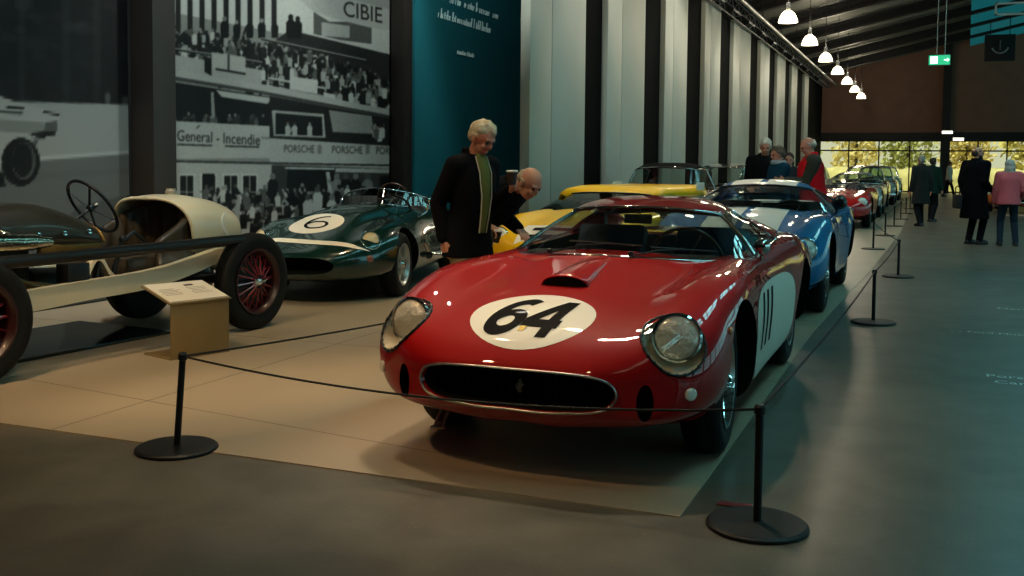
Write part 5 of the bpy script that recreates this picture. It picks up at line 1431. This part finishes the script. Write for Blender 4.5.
def cup(label, p, axis=(0, 0, 1)):
    t = thing('coffee_cup', label, 'cup', p, 0, 'paper cups in hand'); M = rot_to(axis); s = MB()
    s.lathe([(0, -.045), (.028, -.045), (.038, .045), (.034, .045)], 20, M); s.build('cup_body', mat('dark_paper_cup', '#2a211d', rough=.6), t)
    s = MB(); s.lathe([(.036, .04), (.041, .042), (.041, .052), (.034, .056), (0, .053)], 20, M); s.build('lid', mat('white_plastic_lid', '#e4e0d8', rough=.4), t, 'white lid')

def crowd():
    ang = lambda fx, fy: math.atan2(-fx, fy)
    t, arm, up = person('grey-haired man in an open dark jacket and olive shirt, upright, holding a cup', (-3.0, 6.65), ang(.93, -.36), 1.76, bend=.08, look=(-.05, .82, -.56), lh=(-.10, .29, 1.25), rh=(.19, -.06, .90), top=('jacket', '#07080b', .78), shirt='#5d6328', legs='#7a705a', hair=('#c9bd9f', 'short'), voxel=.010, lcurl=.95, rcurl=.6, head_fwd=.035, width=.94, thick=-.012)
    el, wr, d, n = arm[-1]; cup('white-lidded dark cup in the upright man\'s hand', to_world(t, wr + d * .085 + n * .045 + Vector((0, 0, .02))))
    t, arm, up = person('grey-haired man in dark clothes bending over to look into the red car', (-3.34, 7.40), ang(.95, -.30), 1.78, bend=.93, look=(.1, .74, -.66), lh=(-.12, .40, .92), rh=(.20, .36, .97), top=('jacket', '#07080b', .80), legs='#17181c', hair=('#a89c86', 'fringe'), voxel=.010, lcurl=.7, rcurl=.95, head_fwd=.05, skin=1)
    el, wr, d, n = arm[1]; cup('dark cup held low by the bending man', to_world(t, wr + d * .085 + n * .05), (.2, 0, 1))
    person('white-haired person in a black jacket, leftmost of the four behind the blue car', (-2.28, 15.9), ang(.35, -.7), 1.86, look=(.3, .9, -.3), top=('jacket', '#0c0d10', .78), legs='#1b1d22', hair=('#c4c0b2', 'short'), voxel=.015, thick=.02)
    person('brown-haired man in a teal jacket with pale collar, left of the red vest', (-1.98, 15.25), ang(-.75, -.5), 1.74, look=(0, .95, -.3), top=('jacket', '#123c52', .80), legs='#1e2126', hair=('#5b5145', 'short'), voxel=.015, scarf='#8b9aa2', lh=(-.1, .32, 1.15), rh=(.15, .3, 1.1))
    person('small dark-haired woman partly hidden behind the teal jacket, facing the camera', (-2.02, 16.7), ang(.05, -1), 1.66, look=(0, 1, -.1), top=('jacket', '#20242c', .80), legs='#1b1d22', hair=('#33261d', 'long'), voxel=.015)
    person('bald man in a bright red padded vest and olive sleeves behind the blue car', (-1.47, 14.9), ang(-.85, -.25), 1.86, bend=.06, look=(0, .92, -.4), top=('vest', '#c01822', .82), sleeve='#2e3024', legs='#23252a', hair=('#b7aea0', 'fringe'), voxel=.012, lh=(-.08, .36, 1.16), rh=(.07, .36, 1.12), thick=.025, width=1.08)
    person('grey-haired man in a long dark grey coat walking by the barrier line', (-.12, 27.1), ang(-.55, .8), 1.73, look=(.1, 1, -.05), top=('coat', '#232827', .55), legs='#14161a', hair=('#8e8d86', 'short'), voxel=.015, stance=((-.09, -.10), (.1, .12)), rh=(.22, -.08, .88))
    person('person in a dark green jacket just behind the man in the grey coat', (.14, 29.5), ang(.5, .8), 1.70, top=('jacket', '#16322a', .76), legs='#14161a', hair=('#3c342b', 'short'), voxel=.015, stance=((-.09, .12), (.1, -.1)))
    person('bald bearded man in long black clothes standing in the aisle, turned to the right', (.86, 21.25), ang(.55, .62), 1.84, look=(.45, 1, 0), top=('coat', '#06080d', .46), legs='#0b0d12', shoes='#0a0a0b', hair=('#3a3029', 'fringe'), beard='#1d1815', voxel=.012, stance=((-.09, .0), (.09, .06)), lh=(-.22, -.02, .88), rh=(.20, .14, .98), width=1.12, thick=.02)
    t = thing('shoulder_bag', 'black bag hanging at the side of the man in black', 'bag', (.55, 21.2, .80), .3); s = MB(); s.box((0, 0, 0), (.10, .30, .26), bev=.03); s.build('bag_body', mat('black_nylon', '#0d0e11', rough=.7), t)
    s = MB(); s.tube([(0, -.12, .13), (0, -.11, .26), (0, 0, .30), (0, .11, .26), (0, .12, .13)], .010, 6); s.build('handle', MATS['black_nylon'], t)
    person('woman in a pink jacket, jeans and pale grey hood, seen from behind', (1.42, 21.1), ang(-.1, 1), 1.60, top=('jacket', '#c2626b', .84), legs='#20303c', hair=('#a9aaa4', 'hood'), voxel=.012, stance=((-.14, .02), (.15, .0)), rh=(.26, .18, 1.0), lh=(-.26, .10, .86), skirt=None, scarf='#a9aaa4', thick=.02)
    t = thing('handbag', 'grey handbag under the arm of the woman in pink', 'bag', (1.79, 21.16, 1.08), .2); s = MB(); s.box((0, 0, 0), (.14, .34, .30), bev=.05); s.build('bag_body', mat('grey_leather', '#56575a', rough=.6), t)
    s = MB(); s.tube([(0, -.13, .14), (-.02, -.1, .32), (-.03, .05, .38), (0, .13, .14)], .012, 6); s.build('strap', MATS['grey_leather'], t)
    person('person in a pale top and black trousers walking by the far glazed wall', (1.0, 53.6), ang(.85, -.2), 1.72, top=('jumper', '#b3aea4', .84), legs='#111216', hair=('#2d2620', 'short'), voxel=.018, stance=((-.1, -.28), (.1, .30)))
crowd()
# ------------------------------------------------------------------ barriers, info stand, murals
M_POST = mat('black_powder_coat', '#0c0d0e', rough=.5, spec=.4)
def stanchions():
    pos = [(-.59, 4.14), (-.42, 10.05), (-.31, 14.42), (-.83, 19.02), (-.77, 22.85), (-.70, 26.61), (-.63, 30.24), (-.56, 34.08), (-.5, 38.0)]
    names = ['nearest the camera at the corner of the floor covering', 'beside the blue coupe\'s front wheel', 'standing apart on the aisle beyond the blue coupe', 'by the bright red car, at the foot of its nose', 'next beyond the bright red car', 'third from the far end of the line', 'second last in the far line', 'last but one at the far end', 'farthest of the line']
    names[5:] = ['beside the man in the long grey coat', 'fourth from the bright red car', 'fifth from the bright red car, second last', 'farthest of the whole line']
    def post(loc, label, lean=0):
        t = thing('barrier_post', label, 'barrier post', (*loc, .0), 0, 'low black rope barrier posts')
        s = MB(); s.lathe([(0, 0), (.198, 0), (.203, .006), (.202, .014), (.19, .022), (.03, .028), (0, .028)], 48); s.build('base', M_POST, t, angle=20)
        M = Matrix.Rotation(lean, 4, 'Y'); s = MB(); s.lathe([(.0165, .02), (.0165, .47), (0, .47)], 20, M); s.build('pole', M_POST, t)
        s = MB(); s.lathe([(.017, .458), (.0225, .462), (.0225, .488), (.016, .497), (0, .498)], 20, M); s.build('cap', M_POST, t)
        return Matrix.Translation(loc + (0,)) @ M @ Vector((0, 0, .478))
    tops = [post(p, 'low black barrier post, ' + n) for p, n in zip(pos, names)]
    L = post((-3.45, 4.10), 'slightly leaning low black barrier post at the left, on the edge of the floor covering', .09)
    H_ = post((-2.86, 6.2), 'low black barrier post hidden behind the red car\'s front wing')
    def rope(a, b, sag, label):
        s = MB(); n = 32; a, b = Vector(a), Vector(b); d = (b - a).normalized() * .02; d.z = 0
        s.tube([a.lerp(b, t) - Vector((0, 0, sag * 4 * t * (1 - t))) for t in np.linspace(0, 1, n)], .0055, 8)
        o = s.build('barrier_rope', mat('black_elastic_cord', '#0e0f10', rough=.8), angle=0); tag(o, label, 'rope', 'black barrier cords')
    rope(L, tops[0], .085, 'black cord sagging low in front of the red car\'s nose')
    rope(L, H_, .012, 'black cord from the leaning left post to the post behind the red wing')
    far = ['from the nearest post along the red car\'s flank', 'past the blue coupe to the post beyond it', 'across to the post at the bright red car', 'along the bright red car', 'beyond the bright red car', 'near the man in the long coat', 'between the farthest posts but one', 'between the two farthest posts']
    for i in range(8): rope(tops[i], tops[i + 1], .04 if i == 0 else .03, 'thin black barrier cord ' + far[i])
stanchions()

def info_stand():
    t = thing('info_stand', 'bent sheet-metal info stand with a tilted white label beside the vintage car', 'sign stand', (-4.965, 6.15, .006), -.315)
    m = mat('bronze_sheet', '#8d7a55', rough=.38, metal=.35, noise=.04, nscale=3)
    s = MB(); s.box((-.15, 0, .006), (.36, .50, .012), bev=.003); s.build('foot_plate', m, t)
    s = MB(); s.box((.025, 0, .215), (.012, .49, .42), bev=.003); s.build('upright', m, t)
    M = Matrix.Rotation(.26, 4, 'Y'); s = MB(); s.box((-.15, 0, .458), (.40, .52, .012), M=M, bev=.003); o = s.build('top_plate', m, t)
    s = MB(); s.box((-.148, 0, .4675), (.375, .49, .005), M=M); f = s.build('label_sheet', mat('white_label_sheet', '#e6e0d2', rough=.5), o, 'white label sheet')
    s = MB(); Ml = M.to_3x3(); rnd = random.Random(2)
    for c in range(2):
        s = MB()
        for r_ in range(5): s.box(Vector((-.148, 0, .4708)) + Ml @ Vector((-.06 + .028 * r_, -.12 + .24 * c - rnd.uniform(0, .02), 0)), (.006, .17 - rnd.uniform(0, .05), .001), M=M)
        s.build('printed_lines', mat('grey_print', '#8c8880', rough=.7), f)
    s = MB(); s.box(Vector((-.148, 0, .4708)) + Ml @ Vector((-.11, .08, 0)), (.03, .075, .001), M=M); s.build('printed_heading', mat('dark_print', '#4c4a46', rough=.7), f)
info_stand()
s = MB(); s.prism([(-.075, -.03), (.075, -.035), (.07, .02), (-.06, .03)], .0015)
o = s.build('floor_sticker', mat('red_sticker', '#7a1f1c', rough=.6)); o.location = (-.72, 4.37, .004); o.rotation_euler = (0, 0, .1); tag(o, 'small dark red sticker on the floor beside the nearest barrier post', 'sticker')

# ---- photo murals: black and white prints; the print is rasterised into the panel's colour attribute
class Print:
    """a small grey-scale drawing board"""
    def __init__(s, w, h, ss, ox=0, oy=0, base=.1):
        s.ss, s.ox, s.oy = ss, ox, oy; s.a = np.full((int(h * ss), int(w * ss)), base, np.float32)
        yy, xx = np.mgrid[0:s.a.shape[0], 0:s.a.shape[1]]; s.xx = xx / ss + ox; s.yy = yy / ss + oy
    def win(s, x0, y0, x1, y1):
        H, W = s.a.shape; c = lambda v, m: int(max(0, min(m, v)))
        return slice(c((y0 - s.oy) * s.ss - 1, H), c((y1 - s.oy) * s.ss + 2, H)), slice(c((x0 - s.ox) * s.ss - 1, W), c((x1 - s.ox) * s.ss + 2, W))
    def poly(s, p, v, k=1.0):
        xs = [q[0] for q in p]; ys = [q[1] for q in p]; w = s.win(min(xs), min(ys), max(xs), max(ys)); X, Y = s.xx[w], s.yy[w]
        m = np.zeros(X.shape, bool); n = len(p)
        for i in range(n):
            (x0, y0), (x1, y1) = p[i], p[(i + 1) % n]
            if y0 == y1: continue
            m ^= ((y0 > Y) != (y1 > Y)) & (X < (x1 - x0) * (Y - y0) / (y1 - y0) + x0)
        t = s.a[w]; t[m] = t[m] * (1 - k) + v * k
    def ell(s, cx, cy, rx, ry, v, k=1.0):
        w = s.win(cx - rx, cy - ry, cx + rx, cy + ry); m = ((s.xx[w] - cx) / rx) ** 2 + ((s.yy[w] - cy) / ry) ** 2 < 1; t = s.a[w]; t[m] = t[m] * (1 - k) + v * k
    def seg(s, a, b, r, v):
        (x0, y0), (x1, y1) = a, b; w = s.win(min(x0, x1) - r, min(y0, y1) - r, max(x0, x1) + r, max(y0, y1) + r); X, Y = s.xx[w], s.yy[w]
        L = (x1 - x0) ** 2 + (y1 - y0) ** 2 + 1e-9; t = np.clip(((X - x0) * (x1 - x0) + (Y - y0) * (y1 - y0)) / L, 0, 1); m = (X - x0 - t * (x1 - x0)) ** 2 + (Y - y0 - t * (y1 - y0)) ** 2 < r * r; s.a[w][m] = v
    def text(s, txt, x, y, size, v, slope=0, sx=1, bold=0, shear=0):
        vs, fs = text2d(txt, size, bold=bold, nx=1, ny=1, align='LEFT', shear=shear)
        for f in fs: s.poly([(x + vs[i][0] * sx, y - vs[i][1] + slope * vs[i][0] * sx) for i in f], v)
    def blur(s, r):
        k = max(1, int(r * s.ss))
        for ax in (0, 1):
            for _ in range(2):
                c = np.cumsum(np.pad(s.a, [(k + 1, k) if i == ax else (0, 0) for i in (0, 1)], mode='edge'), axis=ax)
                s.a = ((c[2*k+1:] - c[:-2*k-1]) if ax == 0 else (c[:, 2*k+1:] - c[:, :-2*k-1])) / (2 * k + 1)
    def person(s, rnd, x, y, h, dark=None):
        d = rnd.choice([.03, .05, .08, .12, .35, .62, .75]) if dark is None else dark
        w = h * .17; s.poly([(x - w, y), (x - w * 1.15, y - h * .62), (x - w * .5, y - h * .78), (x + w * .5, y - h * .78), (x + w * 1.15, y - h * .62), (x + w, y)], d)
        s.ell(x, y - h * .87, w * .62, h * .12, rnd.choice([.3, .45, .55, .1]))
        if rnd.random() < .4: s.seg((x - w, y - h * .6), (x - w * 1.8, y - h * rnd.uniform(.2, .9)), w * .3, d)

def wall_map():
    """fixed perspective of the printed picture: wall coordinates (along the wall, height) -> print coordinates"""
    F, yaw, pitch, roll, sy = 1029.533, .38215549, .05781305, .009083, -65.2186
    f = np.array([-math.sin(yaw) * math.cos(pitch), math.cos(yaw) * math.cos(pitch), -math.sin(pitch)]); r = np.array([math.cos(yaw), math.sin(yaw), 0]); u = np.cross(r, f)
    r2 = r * math.cos(roll) + u * math.sin(roll); u2 = -r * math.sin(roll) + u * math.cos(roll)
    def g(Y, Z):
        d = np.stack([np.full_like(Y, XM + .05), Y, Z - 1.45], -1); w = d @ f
        return 512 + F * (d @ r2) / w, 288 - F * (d @ u2) / w + sy
    return g

def mural(name, label, y0, y1, z0, z1, draw, ny, nz, tint):
    g = wall_map(); Y, Z = np.meshgrid(np.linspace(y0, y1, ny), np.linspace(z0, z1, nz)); U, V = g(Y, Z)
    b = draw(); H, W = b.a.shape
    ix = np.clip((U - b.ox) * b.ss, 0, W - 1.001); iy = np.clip((V - b.oy) * b.ss, 0, H - 1.001); x0, y0_ = ix.astype(int), iy.astype(int); fx, fy = ix - x0, iy - y0_
    x1, y1_ = np.minimum(x0 + 1, W - 1), np.minimum(y0_ + 1, H - 1)
    val = (b.a[y0_, x0] * (1 - fx) + b.a[y0_, x1] * fx) * (1 - fy) + (b.a[y1_, x0] * (1 - fx) + b.a[y1_, x1] * fx) * fy
    t = thing(name, label, 'mural', (XM + .0, (y0 + y1) / 2, 0))
    s = MB(); s.box((.022, 0, (z0 + z1) / 2), (.036, y1 - y0 + .02, z1 - z0 + .02)); s.build('backing_board', M_DARK, t)
    s = MB(); s.grid(np.stack([np.full_like(Y, .046), Y - (y0 + y1) / 2, Z], -1))
    me = s.mesh('print', mural_mat(tint), angle=0, merge=0, recalc=False)
    at = me.color_attributes.new('print', 'FLOAT_COLOR', 'POINT'); v = val.reshape(-1, 1).repeat(4, 1).astype(np.float32); v[:, 3] = 1; at.data.foreach_set('color', v.ravel())
    link('photo_print', me, t)

def mural_mat(tint):
    m = bpy.data.materials.new('photo_print_paper'); m.use_nodes = True; nt = m.node_tree; b = nt.nodes['Principled BSDF']; b.inputs['Roughness'].default_value = .6; b.inputs['Specular IOR Level'].default_value = .3
    a = nt.nodes.new('ShaderNodeAttribute'); a.attribute_name = 'print'; gm = nt.nodes.new('ShaderNodeGamma'); gm.inputs[1].default_value = 2.2
    x = nt.nodes.new('ShaderNodeMix'); x.data_type = 'RGBA'; x.blend_type = 'MULTIPLY'; x.inputs['Factor'].default_value = 1; x.inputs['B'].default_value = lin(tint)
    nt.links.new(a.outputs['Color'], gm.inputs[0]); nt.links.new(gm.outputs[0], x.inputs['A']); nt.links.new(x.outputs['Result'], b.inputs['Base Color']); return m

def draw_road():
    b = Print(330, 330, 3, -180, -110, .08); rnd = random.Random(11)
    for _ in range(900):                                        # dark wood
        x, y = rnd.uniform(-180, 140), rnd.uniform(-110, 108); r = rnd.uniform(2, 9); b.ell(x, y, r * 1.3, r * .7, rnd.choice([.05, .08, .1, .14, .2 if y < 60 else .1]), .5)
    for x, w in ((22, 4), (66, 5), (97, 4.5), (-40, 5), (-90, 6), (-140, 5)): b.poly([(x - w, -110), (x + w, -110), (x + w * .8, 108), (x - w * .8, 108)], .2, .5)
    b.ell(108, 98, 3, 6, .5, .6); b.ell(126, 100, 4, 4, .4, .6)
    b.poly([(-180, 96), (152, 105), (152, 152), (-180, 176)], .62)   # pale wall beside the road
    b.poly([(-180, 172), (152, 149), (152, 152), (-180, 177)], .74)
    b.poly([(-180, 177), (152, 152), (152, 230), (-180, 230)], .42)  # road
    b.blur(.8)
    b.poly([(-180, 186), (152, 166), (152, 172), (-180, 196)], .38, .4); b.poly([(80, 205), (152, 190), (152, 225), (60, 225)], .25, .5)
    # rear of a speeding pale car
    b.poly([(-180, 95), (-40, 92), (0, 96), (20, 103), (34, 106), (60, 114), (57, 132), (40, 134), (34, 141), (16, 137), (4, 150), (0, 178), (-180, 186)], .66)
    b.poly([(-180, 118), (0, 119), (40, 122), (56, 126), (55, 132), (40, 134), (0, 131), (-180, 136)], .52); b.poly([(46, 122), (58, 121), (57, 132), (44, 133)], .34)
    b.poly([(8, 106), (25, 108), (24, 110), (6, 108)], .08); b.poly([(44, 111), (60, 114), (60, 116), (44, 113)], .08); b.poly([(-180, 104), (0, 110), (24, 112), (22, 115), (0, 113), (-180, 110)], .3)
    b.poly([(28, 133), (56, 131), (56, 135), (46, 136), (46, 139), (38, 139), (36, 136)], .08)
    b.seg((39, 137), (34, 146), .7, .25); b.seg((33, 137), (37, 145), .6, .3)
    b.ell(21, 162, 19, 24, .05); b.ell(24, 161, 12, 19, .35); b.ell(23, 160, 10, 17, .07); b.poly([(-180, 176), (3, 172), (6, 186), (-180, 200)], .06); b.poly([(-180, 164), (3, 160), (3, 163), (-180, 170)], .75)
    b.blur(.5); return b

def draw_pits():
    b = Print(260, 330, 3, 160, -100, .55); rnd = random.Random(4)
    b.poly([(160, -100), (420, -100), (420, 60), (160, 10)], .80)                       # pale building and sky above the terrace
    b.poly([(330, -100), (420, -100), (420, 30), (330, 0)], .62); b.poly([(160, -100), (330, -100), (330, 2), (300, -8), (240, -12), (160, -8)], .78)
    for i in range(9): x = 176 + i * 12; b.poly([(x, -60), (x + 5, -60), (x + 5, 34), (x, 32)], .12)
    b.poly([(314, 12), (330, 22), (352, 22), (372, 28), (372, 44), (340, 40), (314, 34)], .35); b.poly([(322, 22), (350, 26), (350, 38), (322, 36)], .7)
    b.poly([(300, 0), (340, -4), (392, 10), (420, 18), (420, 34), (372, 28), (340, 20), (314, 12)], .72)
    b.text('CIBIE', 343, 9, 22, .10, .19, .80, .012)
    # the crowd on the terrace
    b.poly([(160, 32), (270, 44), (290, 30), (420, 62), (420, 122), (300, 100), (264, 78), (160, 58)], .16)
    for _ in range(1000):
        x = rnd.uniform(160, 420); base = 22 + (x - 160) * .19; top = 0 if x < 300 else (x - 300) * .12; y = rnd.uniform(base + top, base + 40 + (x - 160) * .08); b.person(rnd, x, y + 10, rnd.uniform(10, 15))
    for x, h in ((225, 22), (291, 24), (298, 22), (237, 18), (250, 19), (262, 20), (275, 18)): b.person(rnd, x, 38, h, .06)
    # balcony
    for dx, c in ((0, .6), (1.3, .1)): b.seg((160, 46 + dx), (262, 62 + dx), .8, c); b.seg((262, 38 + dx), (366, 60 + dx), .7, c)
    b.poly([(160, 52), (262, 70), (262, 84), (160, 70)], .66); b.poly([(212, 52), (246, 57), (246, 74), (212, 68)], .70); b.poly([(216, 68), (246, 73), (246, 75), (216, 70)], .1)
    b.poly([(228, 55), (230, 55), (230, 72), (228, 71)], .2); b.poly([(205, 57), (212, 58), (212, 76), (205, 72)], .08)
    b.seg((270, 78), (420, 106), 1.2, .7); b.seg((270, 84), (420, 110), .8, .15); b.poly([(290, 76), (318, 80), (318, 94), (290, 92)], .76); b.poly([(262, 84), (420, 112), (420, 128), (262, 98)], .55)
    for _ in range(60): x = rnd.uniform(320, 410); b.person(rnd, x, 94 + (x - 320) * .16 + rnd.uniform(-6, 8), 14)
    b.poly([(324, 92), (336, 95), (336, 104), (324, 101)], .75)
    b.poly([(160, 68), (262, 84), (420, 116), (420, 121), (262, 91), (160, 74)], .68); b.poly([(160, 74), (262, 91), (420, 121), (420, 124), (262, 94), (160, 78)], .25)
    # upper boxes with awnings
    b.poly([(160, 80), (270, 97), (270, 126), (160, 122)], .07); b.poly([(211, 92), (214, 92), (216, 124), (212, 124)], .6); b.poly([(216, 90), (272, 98), (268, 104), (222, 97)], .72)
    for _ in range(34): x = rnd.uniform(174, 268); b.person(rnd, x, 126 + rnd.uniform(-1, 2), rnd.uniform(8, 14), rnd.choice([.2, .35, .05]))
    b.poly([(270, 96), (420, 124), (420, 150), (270, 140)], .12); b.poly([(272, 110), (324, 114), (326, 138), (274, 136)], .66); b.poly([(276, 113), (322, 117), (323, 136), (276, 134)], .09)
    for x in (288, 295, 310): b.person(rnd, x, 136, 14, .7)
    b.poly([(329, 110), (372, 116), (374, 134), (333, 132)], .55)
    for _ in range(16): b.person(rnd, rnd.uniform(374, 420), 140 + rnd.uniform(-3, 3), 14)
    # lettered fascias
    b.poly([(160, 120), (270, 126), (270, 158), (160, 159)], .72)
    b.text('General - Incendie', 177, 136, 15.5, .10, .055, .72, .004); b.seg((197, 128), (200, 125.5), .5, .1)
    b.seg((178, 144.5), (212, 145.6), .7, .10); b.seg((226, 146.2), (259, 147), .7, .10); b.text('PARIS', 262, 138, 4, .25, .05)
    b.poly([(270, 138), (420, 148), (420, 170), (270, 162)], .70)
    for x in (284, 332, 376): b.text('PORSCHE', x, 149 + (x - 284) * .02, 10.5, .16, .02, .68, .003); b.poly([(x + 34, 145), (x + 38, 145), (x + 38, 154), (x + 34, 154)], .35, .6)
    b.seg((160, 161), (420, 166), .8, .15)
    # ground floor: white wall, sash windows, garages and the crowd along the lane
    b.poly([(160, 162), (272, 165), (272, 235), (160, 235)], .70); b.poly([(272, 165), (420, 170), (420, 235), (272, 235)], .22)
    for x in (179, 201, 223, 242): b.poly([(x, 174), (x + 16, 174), (x + 16, 206), (x, 206)], .8); b.poly([(x + 1.5, 176), (x + 14.5, 176), (x + 14.5, 204), (x + 1.5, 204)], .09); b.seg((x + 8, 175), (x + 8, 205), .5, .7); b.seg((x, 192), (x + 16, 192), .5, .7)
    b.poly([(203, 174), (215, 174), (215, 206), (203, 206)], .05)
    b.poly([(288, 170), (334, 170), (338, 214), (286, 212)], .07); b.seg((286, 168), (334, 169), .9, .8); b.poly([(336, 168), (420, 170), (420, 174), (336, 172)], .7); b.poly([(380, 176), (420, 178), (420, 212), (380, 208)], .07); b.poly([(326, 172), (330, 172), (334, 206), (330, 206)], .7)
    for x in (337, 346, 356, 368, 273): b.person(rnd, x, 200, 27, rnd.choice([.08, .5, .65]))
    for _ in range(420): x = rnd.uniform(206, 420); b.person(rnd, x, rnd.uniform(200, 240), rnd.uniform(11, 19))
    for x, y in ((318, 206), (308, 214), (332, 214)): b.person(rnd, x, y + 6, 26, .75)
    b.blur(.45); b.a += np.random.default_rng(1).normal(0, .05, b.a.shape).astype(np.float32); b.a = np.clip(b.a, .02, 1); b.blur(.3); return b
mural('photo_mural', 'dark black-and-white photo mural of a pale car on a road by a wood', .6, 8.52, .02, 5.6, draw_road, 330, 260, '#c3c9c4')
mural('photo_mural', 'black-and-white photo mural of crowded race pits with lettered fascias', 8.92, 14.15, .02, 5.6, draw_pits, 430, 420, '#d2d6ce')
